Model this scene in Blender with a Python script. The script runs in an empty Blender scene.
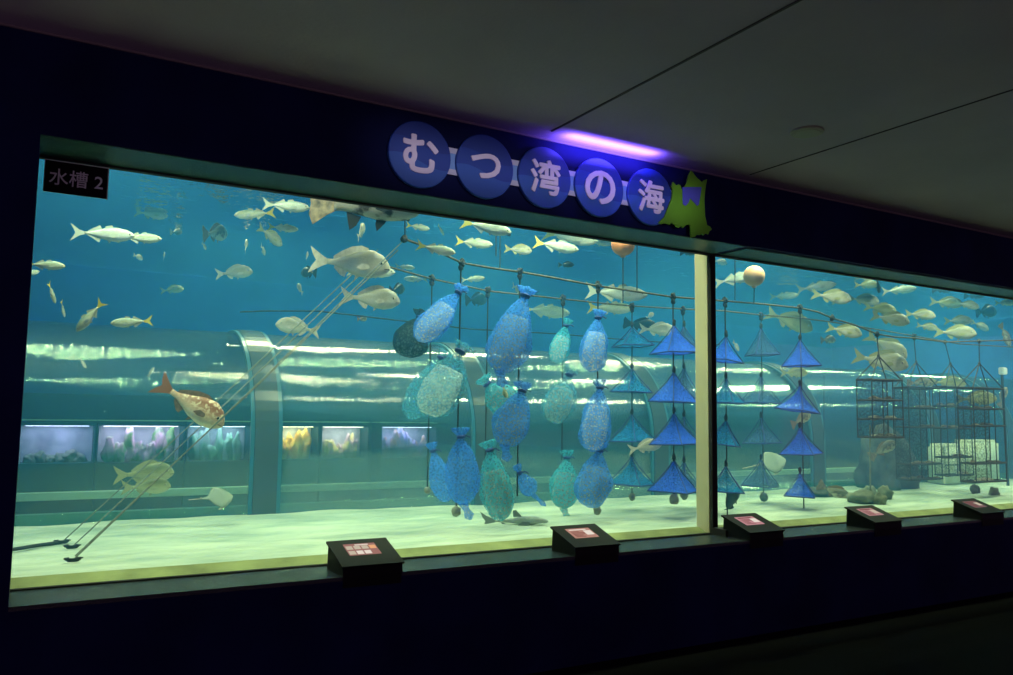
import bpy, bmesh, math, random
from mathutils import Vector, Matrix, noise
random.seed(7)
C = bpy.context.scene.collection
SC = bpy.context.scene
PI = math.pi

# ------------------------------------------------------------------ camera
CAM = Vector((0, -4.5, 1.61))
YAW, PIT, ROLL, FPX = math.radians(29.984), math.radians(5.323), math.radians(0.796), 821.88
_F = Vector((math.sin(YAW)*math.cos(PIT), math.cos(YAW)*math.cos(PIT), math.sin(PIT)))
_r = Vector((math.cos(YAW), -math.sin(YAW), 0)); _u = _r.cross(_F)
_R = math.cos(ROLL)*_r + math.sin(ROLL)*_u
_U = -math.sin(ROLL)*_r + math.cos(ROLL)*_u
cd = bpy.data.cameras.new('camera'); cam = bpy.data.objects.new('camera', cd); C.objects.link(cam)
cd.sensor_width = 36; cd.lens = 36*FPX/1013; cd.clip_start = 0.05; cd.clip_end = 200
cam.matrix_world = Matrix((( _R.x,_U.x,-_F.x,CAM.x),(_R.y,_U.y,-_F.y,CAM.y),(_R.z,_U.z,-_F.z,CAM.z),(0,0,0,1)))
SC.camera = cam

def ray(px, py):
    return _F + _R*((px-506.5)/FPX) + _U*((337.5-py)/FPX)
def at(px, py, Y):
    "point of the plane Y=const seen at a pixel of the 1013x675 frame"
    d = ray(px, py); return CAM + d*((Y-CAM.y)/d.y)
def depth(p): return (p-CAM).dot(_F)

# ------------------------------------------------------------------ exposure, world, lamps
SC.view_settings.view_transform = 'Standard'; SC.view_settings.look = 'None'
SC.view_settings.exposure = 0; SC.view_settings.gamma = 1; SC.view_settings.use_curve_mapping = False
SC.cycles.volume_bounces = 1; SC.cycles.transparent_max_bounces = 32; SC.cycles.max_bounces = 8
SC.cycles.use_denoising = True
SC.cycles.sample_clamp_indirect = 4
W = bpy.data.worlds.new('world'); SC.world = W; W.use_nodes = True
W.node_tree.nodes['Background'].inputs[0].default_value = (0.215, 0.125, 0.225, 1)
W.node_tree.nodes['Background'].inputs[1].default_value = 1.0

def area(name, loc, size, energy, col, rot=(0,0,0), spread=None):
    l = bpy.data.lights.new(name, 'AREA'); l.shape = 'RECTANGLE'; l.size, l.size_y = size
    l.energy = energy; l.color = col
    if spread: l.spread = spread
    o = bpy.data.objects.new(name, l); C.objects.link(o); o.location = loc; o.rotation_euler = rot
    return o
def spot(name, loc, target, energy, col, ang, blend, rad=.05):
    l = bpy.data.lights.new(name, 'SPOT'); l.energy = energy; l.color = col; l.spot_size = math.radians(ang)
    l.spot_blend = blend; l.shadow_soft_size = rad
    o = bpy.data.objects.new(name, l); C.objects.link(o); o.location = loc
    o.rotation_euler = (Vector(target)-Vector(loc)).to_track_quat('-Z', 'Y').to_euler(); return o
# lamps over the water
for x in (0.6, 3.4, 6.2, 9.2, 12.2):
    area('tank_lamp_front', (x, .62, 3.95), (1.7, .20), 118, (1, .96, .54))
for x in (2.0, 4.6, 7.4, 10.2, 13.0):
    area('tank_lamp_back', (x, 4.3, 4.25), (1.7, .14), 110, (1, .97, .52))
for x in (.2, 3.2, 6.4, 9.6, 12.6):
    area('tank_lamp_middle', (x, 2.3, 4.3), (1.4, .10), 85, (1, .96, .52))
# a violet fitting washing the corner of wall and ceiling, and the sign's own spotlight on the visitors' side
area('violet_lamp', (3.33, -.15, 3.372), (.75, .05), 12, (.16, .09, 1), (PI*.83, 0, 0))
area('sign_wash_light', (2.95, -1.5, 3.2), (2.5, .06), .70, (.80, .77, 1), (math.radians(88), 0, 0), math.radians(22))

# ------------------------------------------------------------------ node materials
def newmat(name):
    m = bpy.data.materials.new(name); m.use_nodes = True
    nt = m.node_tree; nt.nodes.clear()
    out = nt.nodes.new('ShaderNodeOutputMaterial'); return m, nt, out
def N(nt, t, **kw):
    n = nt.nodes.new('ShaderNode'+t)
    for k, v in kw.items():
        if hasattr(n, k): setattr(n, k, v)
        else: n.inputs[k.replace('_', ' ')].default_value = v
    return n
def rgb(c): return (c[0], c[1], c[2], 1)
def basic(name, col, rough=.6, metal=0, var=.0, scale=8, bump=0, bscale=60, emit=None, spec=.5):
    m, nt, out = newmat(name); b = N(nt, 'BsdfPrincipled')
    b.inputs['Base Color'].default_value = rgb(col); b.inputs['Roughness'].default_value = rough
    b.inputs['Metallic'].default_value = metal; b.inputs['Specular IOR Level'].default_value = spec
    tc = N(nt, 'TexCoord')
    if var:
        nz = N(nt, 'TexNoise', Scale=scale, Detail=5); nt.links.new(tc.outputs['Object'], nz.inputs['Vector'])
        r = N(nt, 'ValToRGB'); r.color_ramp.elements[0].position = .3; r.color_ramp.elements[1].position = .7
        r.color_ramp.elements[0].color = rgb([c*(1-var) for c in col]); r.color_ramp.elements[1].color = rgb([min(1, c*(1+var)) for c in col])
        nt.links.new(nz.outputs['Fac'], r.inputs['Fac']); nt.links.new(r.outputs['Color'], b.inputs['Base Color'])
    if bump:
        nz = N(nt, 'TexNoise', Scale=bscale, Detail=4); nt.links.new(tc.outputs['Object'], nz.inputs['Vector'])
        bp = N(nt, 'Bump', Strength=bump, Distance=.02); nt.links.new(nz.outputs['Fac'], bp.inputs['Height'])
        nt.links.new(bp.outputs['Normal'], b.inputs['Normal'])
    if emit:
        b.inputs['Emission Color'].default_value = rgb(emit[0]); b.inputs['Emission Strength'].default_value = emit[1]
    nt.links.new(b.outputs[0], out.inputs['Surface']); return m
def glassy(name, tint, refl, rough, warp=0):
    m, nt, out = newmat(name); t = N(nt, 'BsdfTransparent', Color=rgb(tint)); g = N(nt, 'BsdfGlossy', Roughness=rough)
    if warp:   # long shallow drawing marks of the sheet
        tc = N(nt, 'TexCoord'); mp = N(nt, 'Mapping'); mp.inputs['Scale'].default_value = (5, .25, .25); nt.links.new(tc.outputs['Object'], mp.inputs[0])
        nz = N(nt, 'TexNoise', Scale=3.2, Detail=5, Roughness=.65); nt.links.new(mp.outputs[0], nz.inputs['Vector'])
        bp = N(nt, 'Bump', Strength=warp, Distance=.03); nt.links.new(nz.outputs['Fac'], bp.inputs['Height']); nt.links.new(bp.outputs[0], g.inputs['Normal'])
        g2 = N(nt, 'BsdfGlossy', Roughness=.38); gm = N(nt, 'MixShader'); gm.inputs[0].default_value = .15   # fine scratches
        nt.links.new(g.outputs[0], gm.inputs[1]); nt.links.new(g2.outputs[0], gm.inputs[2]); g = gm
    fr = N(nt, 'LayerWeight', Blend=.25); mul = N(nt, 'Math', operation='MULTIPLY_ADD')
    mul.inputs[1].default_value = refl[1]; mul.inputs[2].default_value = refl[0]
    nt.links.new(fr.outputs['Fresnel'], mul.inputs[0]); mx = N(nt, 'MixShader')
    nt.links.new(mul.outputs[0], mx.inputs[0]); nt.links.new(t.outputs[0], mx.inputs[1]); nt.links.new(g.outputs[0], mx.inputs[2])
    nt.links.new(mx.outputs[0], out.inputs['Surface']); return m
def netting(name, col, lo, hi, scale, thr=.5):
    "thin woven net: threads over gaps, tiny speckle of holes"
    m, nt, out = newmat(name); tc = N(nt, 'TexCoord')
    t = N(nt, 'BsdfTransparent'); d = N(nt, 'BsdfDiffuse', Color=rgb(col)); tl = N(nt, 'BsdfTranslucent', Color=rgb(col))
    dm = N(nt, 'MixShader'); dm.inputs[0].default_value = .45
    nt.links.new(d.outputs[0], dm.inputs[1]); nt.links.new(tl.outputs[0], dm.inputs[2])
    nz = N(nt, 'TexVoronoi', Scale=scale); nt.links.new(tc.outputs['Object'], nz.inputs['Vector'])
    mr = N(nt, 'MapRange'); mr.inputs[1].default_value = .2; mr.inputs[2].default_value = thr+.2
    mr.inputs[3].default_value = lo; mr.inputs[4].default_value = hi
    nt.links.new(nz.outputs['Distance'], mr.inputs[0]); mx = N(nt, 'MixShader')
    nt.links.new(mr.outputs[0], mx.inputs[0]); nt.links.new(t.outputs[0], mx.inputs[1]); nt.links.new(dm.outputs[0], mx.inputs[2])
    nt.links.new(mx.outputs[0], out.inputs['Surface']); return m
def skin(name, back, flank, belly, spot_=None, sscale=30, rough=.38, stripe=None):
    "counter-shaded fish skin: back, flank and belly pigment with mottling"
    m, nt, out = newmat(name); b = N(nt, 'BsdfPrincipled', Roughness=rough); tc = N(nt, 'TexCoord'); sp = N(nt, 'SeparateXYZ')
    nt.links.new(tc.outputs['Object'], sp.inputs[0])
    nz = N(nt, 'TexNoise', Scale=sscale, Detail=4); nt.links.new(tc.outputs['Object'], nz.inputs['Vector'])
    a = N(nt, 'Math', operation='MULTIPLY_ADD'); a.inputs[1].default_value = .10; nt.links.new(nz.outputs['Fac'], a.inputs[0]); nt.links.new(sp.outputs['Z'], a.inputs[2])
    mr = N(nt, 'MapRange'); mr.inputs[1].default_value = -.10; mr.inputs[2].default_value = .20; nt.links.new(a.outputs[0], mr.inputs[0])
    r = N(nt, 'ValToRGB'); e = r.color_ramp.elements; e[0].position = .2; e[0].color = rgb(belly); e[1].position = .85; e[1].color = rgb(back)
    q = e.new(.55); q.color = rgb(flank); nt.links.new(mr.outputs[0], r.inputs['Fac']); last = r.outputs['Color']
    if spot_:
        v = N(nt, 'TexNoise', Scale=sscale*.6, Detail=3); nt.links.new(tc.outputs['Object'], v.inputs['Vector'])
        k = N(nt, 'ValToRGB'); k.color_ramp.elements[0].position = .52; k.color_ramp.elements[1].position = .6
        nt.links.new(v.outputs['Fac'], k.inputs['Fac']); mx = N(nt, 'MixRGB'); mx.inputs[2].default_value = rgb(spot_)
        nt.links.new(k.outputs['Color'], mx.inputs[0]); nt.links.new(last, mx.inputs[1]); last = mx.outputs[0]
    if stripe:
        wv = N(nt, 'TexWave', Scale=stripe[1], Distortion=2.5); nt.links.new(tc.outputs['Object'], wv.inputs['Vector'])
        k = N(nt, 'ValToRGB'); k.color_ramp.elements[0].position = .45; k.color_ramp.elements[1].position = .6
        nt.links.new(wv.outputs['Color'], k.inputs['Fac']); mx = N(nt, 'MixRGB'); mx.inputs[2].default_value = rgb(stripe[0])
        nt.links.new(k.outputs['Color'], mx.inputs[0]); nt.links.new(last, mx.inputs[1]); last = mx.outputs[0]
    nt.links.new(last, b.inputs['Base Color'])
    vo = N(nt, 'TexVoronoi', Scale=90); nt.links.new(tc.outputs['Object'], vo.inputs['Vector'])
    bp = N(nt, 'Bump', Strength=.15, Distance=.01); nt.links.new(vo.outputs['Distance'], bp.inputs['Height']); nt.links.new(bp.outputs['Normal'], b.inputs['Normal'])
    nt.links.new(b.outputs[0], out.inputs['Surface']); return m

M = {}
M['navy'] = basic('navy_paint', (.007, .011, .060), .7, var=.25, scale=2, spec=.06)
M['reveal'] = basic('reveal_paint', (.035, .13, .095), .26, bump=1.0, bscale=130)
M['sill'] = basic('sill_stone', (.02, .028, .03), .25, bump=.35, bscale=120)
M['ceil'] = basic('ceiling_board', (.36, .30, .35), .85, var=.12, scale=.7, bump=.15, bscale=40)
M['seam'] = basic('ceiling_seam', (.05, .045, .045), .8)
M['seamlip'] = basic('ceiling_seam_lip', (.20, .17, .16), .8)
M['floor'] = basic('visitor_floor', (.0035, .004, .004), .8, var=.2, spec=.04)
M['post'] = basic('cream_post', (.50, .44, .27), .5)
M['black'] = basic('black_plastic', (.004, .005, .005), .6, spec=.15)
M['blackmat'] = basic('black_gap', (.004, .004, .004), .8)
M['grey_plate'] = basic('speaker_metal', (.26, .24, .18), .5)
M['tankwall'] = basic('blue_tank_wall', (.012, .18, .72), .8, var=.2, scale=1.2)
M['tunnelwall'] = basic('tunnel_dark_wall', (.02, .065, .075), .7)
M['tunnelfloor'] = basic('tunnel_floor', (.02, .05, .055), .6)
M['kerb'] = basic('pale_kerb', (.62, .68, .5), .6)
M['kerb2'] = basic('teal_kerb', (.16, .38, .36), .6)
M['rib'] = basic('rib_metal', (.05, .065, .06), .25)
M['ribedge'] = basic('rib_edge', (.03, .13, .19), .3)
M['rope'] = basic('weedy_rope', (.10, .09, .05), .9, var=.5, scale=30)
M['twine'] = basic('dark_twine', (.012, .02, .022), .8)
M['palerope'] = basic('pale_rope', (.20, .24, .20), .8, var=.3, scale=40)
M['knotblue'] = basic('blue_cord', (.01, .045, .20), .7)
M['orange'] = basic('orange_float', (.95, .30, .10), .5, var=.12, scale=14)
M['stone'] = basic('weedy_stone', (.16, .17, .11), .9, var=.5, scale=9, bump=.6, bscale=14)
M['darkstone'] = basic('dark_stone', (.055, .065, .055), .9, var=.5, scale=7, bump=.6, bscale=10)
M['lead'] = basic('sinker', (.22, .23, .17), .7, var=.3, scale=20)
M['eyew'] = basic('fish_eye', (.72, .70, .5), .25)
M['pupil'] = basic('fish_pupil', (.008, .008, .01), .15)
M['white'] = basic('white_plastic', (.9, .9, .85), .5)
M['shell'] = basic('shells', (.42, .40, .30), .8, var=.7, scale=40)
M['brownshell'] = basic('brown_growth', (.10, .085, .05), .9, var=.6, scale=25)
M['cage'] = basic('cage_wire', (.010, .022, .020), .6)
M['signtext'] = basic('sign_lettering', (.92, .82, .92), .5)
M['platetext'] = basic('plate_lettering', (.9, .9, .9), .5)
M['bar'] = basic('sign_bar', (.22, .42, .78), .5)
M['barend'] = basic('sign_bar_end', (.66, .66, .78), .5)
M['green'] = basic('green_map', (.15, .46, .010), .5, var=.1, scale=6)
M['bay'] = basic('bay_blue', (.10, .12, .62), .5)
M['glass'] = glassy('tank_glass', (.97, .995, .985), (.0, .12), .0)
M['vault'] = glassy('acrylic', (.80, .95, .86), (.10, .62), .05, .35)
M['smallglass'] = glassy('display_glass', (.97, .99, .99), (.02, .3), .02)

def disc_mat():
    m, nt, out = newmat('sign_disc_blue'); b = N(nt, 'BsdfPrincipled', Roughness=.5); tc = N(nt, 'TexCoord'); sp = N(nt, 'SeparateXYZ')
    nt.links.new(tc.outputs['Object'], sp.inputs[0])
    s = N(nt, 'Math', operation='MULTIPLY'); s.inputs[1].default_value = 11; nt.links.new(sp.outputs['X'], s.inputs[0])
    s2 = N(nt, 'Math', operation='SINE'); nt.links.new(s.outputs[0], s2.inputs[0])
    s3 = N(nt, 'Math', operation='MULTIPLY_ADD'); s3.inputs[1].default_value = .035; nt.links.new(s2.outputs[0], s3.inputs[0]); nt.links.new(sp.outputs['Z'], s3.inputs[2])
    r = N(nt, 'ValToRGB'); r.color_ramp.interpolation = 'CONSTANT'; e = r.color_ramp.elements
    e[0].position = 0; e[0].color = rgb((.03, .12, .46)); e[1].position = .455; e[1].color = rgb((.014, .06, .34)); q = e.new(.56); q.color = rgb((.010, .042, .26))
    a = N(nt, 'Math', operation='ADD'); a.inputs[1].default_value = .5; nt.links.new(s3.outputs[0], a.inputs[0])
    nt.links.new(a.outputs[0], r.inputs['Fac']); nt.links.new(r.outputs['Color'], b.inputs['Base Color'])
    nt.links.new(b.outputs[0], out.inputs['Surface']); return m
M['disc'] = disc_mat()
def sand_mat():
    m, nt, out = newmat('pale_sand'); b = N(nt, 'BsdfPrincipled', Roughness=.95); tc = N(nt, 'TexCoord')
    mp = N(nt, 'Mapping'); mp.inputs['Scale'].default_value = (.8, 2.2, 1); nt.links.new(tc.outputs['Object'], mp.inputs[0])
    nz = N(nt, 'TexNoise', Scale=1.6, Detail=6, Roughness=.6); nt.links.new(mp.outputs[0], nz.inputs['Vector'])
    r = N(nt, 'ValToRGB'); e = r.color_ramp.elements; e[0].position = .34; e[0].color = rgb((.27, .35, .28)); e[1].position = .62; e[1].color = rgb((.50, .56, .44))
    nt.links.new(nz.outputs['Fac'], r.inputs['Fac']); nt.links.new(r.outputs[0], b.inputs['Base Color'])
    n2 = N(nt, 'TexNoise', Scale=7, Detail=5); nt.links.new(mp.outputs[0], n2.inputs['Vector'])
    bp = N(nt, 'Bump', Strength=.5, Distance=.05); nt.links.new(n2.outputs['Fac'], bp.inputs['Height']); nt.links.new(bp.outputs[0], b.inputs['Normal'])
    nt.links.new(b.outputs[0], out.inputs['Surface']); return m
M['sand'] = sand_mat()
M['sandedge'] = basic('olive_sand_edge', (.22, .25, .10), .9, var=.3, scale=5)
def water_mat():
    m, nt, out = newmat('sea_water')
    s = N(nt, 'VolumeScatter', Color=rgb((.08, .50, 1.0)), Density=.085, Anisotropy=.35)
    a = N(nt, 'VolumeAbsorption', Color=rgb((.04, .64, .82)), Density=.085)
    ad = N(nt, 'AddShader'); nt.links.new(s.outputs[0], ad.inputs[0]); nt.links.new(a.outputs[0], ad.inputs[1])
    nt.links.new(ad.outputs[0], out.inputs['Volume']); return m
M['water'] = water_mat()
def surface_mat():
    m, nt, out = newmat('water_surface_film'); t = N(nt, 'BsdfTransparent', Color=(.9, .97, 1, 1)); g = N(nt, 'BsdfGlossy', Roughness=.03)
    tc = N(nt, 'TexCoord'); nz = N(nt, 'TexNoise', Scale=5, Detail=3); nt.links.new(tc.outputs['Object'], nz.inputs['Vector'])
    bp = N(nt, 'Bump', Strength=.8, Distance=.06); nt.links.new(nz.outputs['Fac'], bp.inputs['Height']); nt.links.new(bp.outputs[0], g.inputs['Normal'])
    mx = N(nt, 'MixShader'); fr = N(nt, 'LayerWeight', Blend=.22); nt.links.new(fr.outputs['Fresnel'], mx.inputs[0])
    nt.links.new(t.outputs[0], mx.inputs[1]); nt.links.new(g.outputs[0], mx.inputs[2]); nt.links.new(mx.outputs[0], out.inputs['Surface']); return m
M['surface'] = surface_mat()

# ------------------------------------------------------------------ mesh helpers
def obj(name, bm, mats, parent=None, smooth=False):
    me = bpy.data.meshes.new(name)
    bmesh.ops.recalc_face_normals(bm, faces=bm.faces[:])
    if smooth:
        for f in bm.faces: f.smooth = True
    bm.to_mesh(me); bm.free()
    for m in (mats if isinstance(mats, (list, tuple)) else [mats]): me.materials.append(m)
    o = bpy.data.objects.new(name, me); C.objects.link(o)
    if parent is not None: o.parent = parent
    return o
def thing(name, label, cat, loc=(0, 0, 0), group=None):
    o = bpy.data.objects.new(name, None); C.objects.link(o); o.location = loc; o.empty_display_size = .1
    o['label'] = label; o['category'] = cat
    if group: o['group'] = group
    return o
def tag(o, label, cat, group=None, kind=None):
    o['label'] = label; o['category'] = cat
    if group: o['group'] = group
    if kind: o['kind'] = kind
    return o
def struct(name, bm, m, smooth=False):
    o = obj(name, bm, m, None, smooth); o['kind'] = 'structure'; return o
def box(bm, a, b, mi=0):
    x0, y0, z0 = a; x1, y1, z1 = b
    v = [bm.verts.new(p) for p in ((x0,y0,z0),(x1,y0,z0),(x1,y1,z0),(x0,y1,z0),(x0,y0,z1),(x1,y0,z1),(x1,y1,z1),(x0,y1,z1))]
    for q in ((0,3,2,1),(4,5,6,7),(0,1,5,4),(1,2,6,5),(2,3,7,6),(3,0,4,7)):
        bm.faces.new([v[i] for i in q]).material_index = mi
    return bm
def boxm(a, b): return box(bmesh.new(), a, b)
def prism_yz(bm, poly, x0, x1, mi=0):
    a = [bm.verts.new((x0, y, z)) for y, z in poly]; b = [bm.verts.new((x1, y, z)) for y, z in poly]; n = len(poly)
    bm.faces.new(a).material_index = mi; bm.faces.new(b[::-1]).material_index = mi
    for i in range(n): bm.faces.new((a[i], b[i], b[(i+1) % n], a[(i+1) % n])).material_index = mi
    return bm
def prism_xz(bm, poly, y0, y1, mi=0):
    a = [bm.verts.new((x, y0, z)) for x, z in poly]; b = [bm.verts.new((x, y1, z)) for x, z in poly]; n = len(poly)
    bm.faces.new(a).material_index = mi; bm.faces.new(b[::-1]).material_index = mi
    for i in range(n): bm.faces.new((a[i], b[i], b[(i+1) % n], a[(i+1) % n])).material_index = mi
    return bm
def tube(bm, pts, r, n=6, mi=0):
    pts = [Vector(p) for p in pts]; rings = []
    for i, p in enumerate(pts):
        d = (pts[min(i+1, len(pts)-1)] - pts[max(i-1, 0)]).normalized()
        s = d.cross(Vector((0, 0, 1)) if abs(d.z) < .9 else Vector((1, 0, 0))).normalized(); t = s.cross(d)
        rr = r[i] if isinstance(r, (list, tuple)) else r
        rings.append([bm.verts.new(p + (s*math.cos(2*PI*k/n) + t*math.sin(2*PI*k/n))*rr) for k in range(n)])
    for a, b in zip(rings, rings[1:]):
        for k in range(n): bm.faces.new((a[k], a[(k+1) % n], b[(k+1) % n], b[k])).material_index = mi
    bm.faces.new(rings[0]).material_index = mi; bm.faces.new(rings[-1][::-1]).material_index = mi
    return bm
def lathe(bm, K, axis, prof, n=16, flat=1.0, side=None, wob=None, mi=0):
    "surface of rings (distance along axis, radius) from K"
    axis = axis.normalized(); s = side or _R; s = (s - axis*s.dot(axis)).normalized(); t = axis.cross(s); rings = []
    for v, r in prof:
        ring = []
        for k in range(n):
            a = 2*PI*k/n; f = wob(v, a) if wob else 1
            ring.append(bm.verts.new(K + axis*v + (s*math.cos(a) + t*math.sin(a)*flat)*r*f))
        rings.append(ring)
    for a, b in zip(rings, rings[1:]):
        for k in range(n): bm.faces.new((a[k], a[(k+1) % n], b[(k+1) % n], b[k])).material_index = mi
    bm.faces.new(rings[0]).material_index = mi; bm.faces.new(rings[-1][::-1]).material_index = mi
    return bm
def blob(bm, c, r, seed=0, rough=.25, sub=3, mi=0):
    "a lumpy stone: displaced icosphere with radii r=(rx,ry,rz)"
    g = bmesh.ops.create_icosphere(bm, subdivisions=sub, radius=1)
    for v in g['verts']:
        d = v.co.copy(); k = 1 + rough*noise.noise(d*1.6 + Vector((seed*3.1, seed*1.7, 0))) + rough*.4*noise.noise(d*4 + Vector((seed, 0, 5)))
        v.co = Vector(c) + Vector((d.x*r[0], d.y*r[1], d.z*r[2]))*k
    for v in g['verts']:
        for f in v.link_faces: f.material_index = mi
    return bm
def text_bm(s, h, bold=.024, depth_=.004):
    "lettering as a mesh, centred, standing in the XZ plane and facing -Y"
    c = bpy.data.curves.new('t', 'FONT'); c.body = s; c.extrude = depth_/h; c.resolution_u = 4
    o = bpy.data.objects.new('t', c); C.objects.link(o); dg = bpy.context.evaluated_depsgraph_get(); dg.update()
    me = bpy.data.meshes.new_from_object(o.evaluated_get(dg)); bm = bmesh.new()
    for k in range(9):     # thicker strokes: the same outline laid round a small ring
        m2 = me.copy()
        for v in m2.vertices:
            v.co.z *= 1 + .02*k
            if k: v.co.x += bold*math.cos(k*PI/4); v.co.y += bold*math.sin(k*PI/4)
        bm.from_mesh(m2); bpy.data.meshes.remove(m2)
        if not bold: break
    bpy.data.objects.remove(o); bpy.data.curves.remove(c); bpy.data.meshes.remove(me)
    xs = [v.co.x for v in bm.verts]; ys = [v.co.y for v in bm.verts]
    cx, cy = (min(xs)+max(xs))/2, (min(ys)+max(ys))/2; k = h/(max(ys)-min(ys))
    for v in bm.verts: v.co = Vector(((v.co.x-cx)*k, -v.co.z*h, (v.co.y-cy)*k))
    return bm

# ------------------------------------------------------------------ the setting
ZC, ZL, ZS, XR = 3.442, 2.929, .694, 14.0      # ceiling, lintel, sill, right end
YG = .38                                       # the glass
ZSAND, YT = .73, 2.70                          # sand level, tunnel wall
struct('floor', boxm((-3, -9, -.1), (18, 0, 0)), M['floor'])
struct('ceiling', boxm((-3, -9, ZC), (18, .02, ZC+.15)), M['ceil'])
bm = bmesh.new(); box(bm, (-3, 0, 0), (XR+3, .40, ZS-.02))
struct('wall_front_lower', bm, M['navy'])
struct('wall_front_left', boxm((-3, 0, ZS-.02), (-.03, .40, ZC)), M['navy'])
struct('wall_front_lintel', boxm((-.03, 0, ZL+.004), (XR+3, .40, ZC)), M['navy'])
struct('wall_front_right', boxm((XR, 0, ZS-.02), (XR+3, .40, ZL+.004)), M['navy'])
struct('trim_sill', boxm((-.03, -.002, ZS-.022), (XR, .40, ZS)), M['sill'])
bm = bmesh.new(); box(bm, (-.03, .002, ZL-.004), (4.72, .36, ZL+.003)); box(bm, (4.80, .06, ZL-.004), (XR, .36, ZL+.003))
struct('trim_soffit', bm, M['reveal'])
struct('trim_mullion', boxm((4.70, .402, .70), (4.752, .545, 3.3)), M['post'])
bm = boxm((4.70, .36, ZS), (4.752, .394, ZL-.004)); box(bm, (4.695, .22, ZS), (4.81, .36, ZS+.05))
struct('trim_mullion_cap', bm, M['blackmat'])
bm = boxm((-.03, .355, ZL-.014), (XR, .40, ZL+.003)); box(bm, (-.03, .365, ZS), (XR, .40, ZS+.008))
struct('trim_gasket', bm, M['blackmat'])
struct('window_1', boxm((-.03, .374, ZS+.008), (4.699, .386, ZL-.03)), M['glass'])
struct('window_2', boxm((4.753, .374, ZS+.008), (XR, .386, ZL-.03)), M['glass'])
for i, (x, w) in enumerate(((2.826, .012), (4.617, .006))):
    bm = boxm((x-w/2, -9, ZC-.006), (x+w/2, -.15, ZC+.001)); box(bm, (x+w/2, -9, ZC-.004), (x+w, -.15, ZC+.001), 1)
    o = struct('trim_%d' % (i+1), bm, M['seam']); o.data.materials.append(M['seamlip'])
struct('trim_cornice', boxm((-3, -.012, ZC-.012), (XR+3, .0, ZC)), M['seamlip'])

# the tank: walls, bed, water
TL, TB = -1.2, 7.2
struct('wall_back', boxm((TL-.2, TB, .3), (XR+1, TB+.2, 4.7)), M['tankwall'])
struct('wall_left', boxm((TL-.2, .41, .3), (TL, TB, 4.7)), M['tankwall'])
struct('wall_right', boxm((XR+.8, .41, .3), (XR+1, TB, 4.7)), M['tankwall'])
struct('wall_tank_lid', boxm((TL-.2, .0, 4.7), (XR+1, TB+.2, 4.8)), M['tankwall'])
struct('wall_tank_front', boxm((TL-.2, .41, ZL+.25), (XR+1, .47, 4.7)), M['tankwall'])
bm = bmesh.new(); nx, ny = 170, 26; grid = []
for i in range(nx+1):
    row = []
    for j in range(ny+1):
        x = TL + (XR+.8-TL)*i/nx; y = .52 + (YT-.52)*j/ny
        z = ZSAND + .022*noise.noise(Vector((x*1.1, y*2.2, 0))) + .012*noise.noise(Vector((x*3, y*5, 3)))
        if j == 0: z = ZSAND
        row.append(bm.verts.new((x, y, z)))
    grid.append(row)
for i in range(nx):
    for j in range(ny): bm.faces.new((grid[i][j], grid[i+1][j], grid[i+1][j+1], grid[i][j+1]))
o = tag(obj('sand_bed', bm, M['sand'], None, True), 'pale sand covering the floor of the tank', 'sand', kind='stuff')
struct('trim_bed_edge', prism_yz(bmesh.new(), [(.40, .55), (.40, .685), (.525, ZSAND+.004), (.525, .55)], TL, XR+.8), M['sandedge'])
struct('floor_tank', boxm((TL, .41, .45), (XR+.8, TB, .55)), M['tankwall'])
# tunnel section
CY, CZ, RA = 3.72, 1.34, 1.02
arch = [(CY - RA*math.cos(PI/2*i/14), CZ + RA*math.sin(PI/2*i/14)) for i in range(15)]
arch_full = [(CY - RA*math.cos(PI*i/28), CZ + RA*math.sin(PI*i/28)) for i in range(29)]
ZW = 3.42
bm = bmesh.new(); x0, x1 = TL+.01, XR+.79
prism_yz(bm, [(.404, .70), (.525, ZSAND-.01), (YT-.001, ZSAND-.03), (YT-.001, CZ)] + [(y, z+.02) for y, z in arch_full[1:-1]] + [(CY+RA+.02, CZ), (CY+RA+.02, .56), (TB-.01, .56), (TB-.01, ZW), (.48, ZW), (.48, 3.15), (.404, 3.15)], x0, x1)
w = obj('sea_water', bm, M['water']); tag(w, 'teal sea water filling the tank behind the glass', 'water', kind='stuff')
bm = bmesh.new(); box(bm, (x0, .48, ZW), (x1, TB-.01, ZW+.004))
o = tag(obj('water_surface', bm, M['surface']), 'rippled water surface at the top of the tank', 'water', kind='stuff')

# acrylic tunnel through the tank
tn = thing('viewing_tunnel', 'clear arched viewing tunnel with dark ribs running behind the nets', 'tunnel', (0, YT, .56))
inv = lambda o: setattr(o, 'location', -o.parent.location)
def shell(x0, x1, off, th, pts, wall):
    outer = [(CY-(RA+off)*math.cos(a), CZ+(RA+off)*math.sin(a)) for a in pts]; inner = [(CY-(RA+off-th)*math.cos(a), CZ+(RA+off-th)*math.sin(a)) for a in pts]
    poly = ([(CY-RA-off, .56)] if wall else []) + outer + inner[::-1] + ([(CY-RA-off+th, .56)] if wall else [])
    return prism_yz(bmesh.new(), poly, x0, x1)
angs = [PI*i/36 for i in range(37)]
o = obj('acrylic_vault', shell(TL+.02, XR+.78, -.002, .03, angs, True), M['vault'], tn, True); inv(o)
for p in o.data.polygons: p.use_smooth = abs(p.normal.x) < .5
for x in [-.27] + [at(px, py, YT-.03).x for px, py in ((264, 515), (484, 507), (662, 499), (820, 490), (938, 482))] + [13.2]:
    o = obj('rib', shell(x-.10, x+.10, .03, .03, angs[:24], True), M['rib'], tn); inv(o)
    for a, b in ((x-.135, x-.102), (x+.102, x+.135)): obj('rib_edge', shell(a, b, .022, .022, angs[:24], True), M['ribedge'], o)
o = obj('kerb', boxm((TL+.02, YT+.035, .56), (XR+.7, YT+.14, .80)), M['kerb2'], tn); inv(o)
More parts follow.
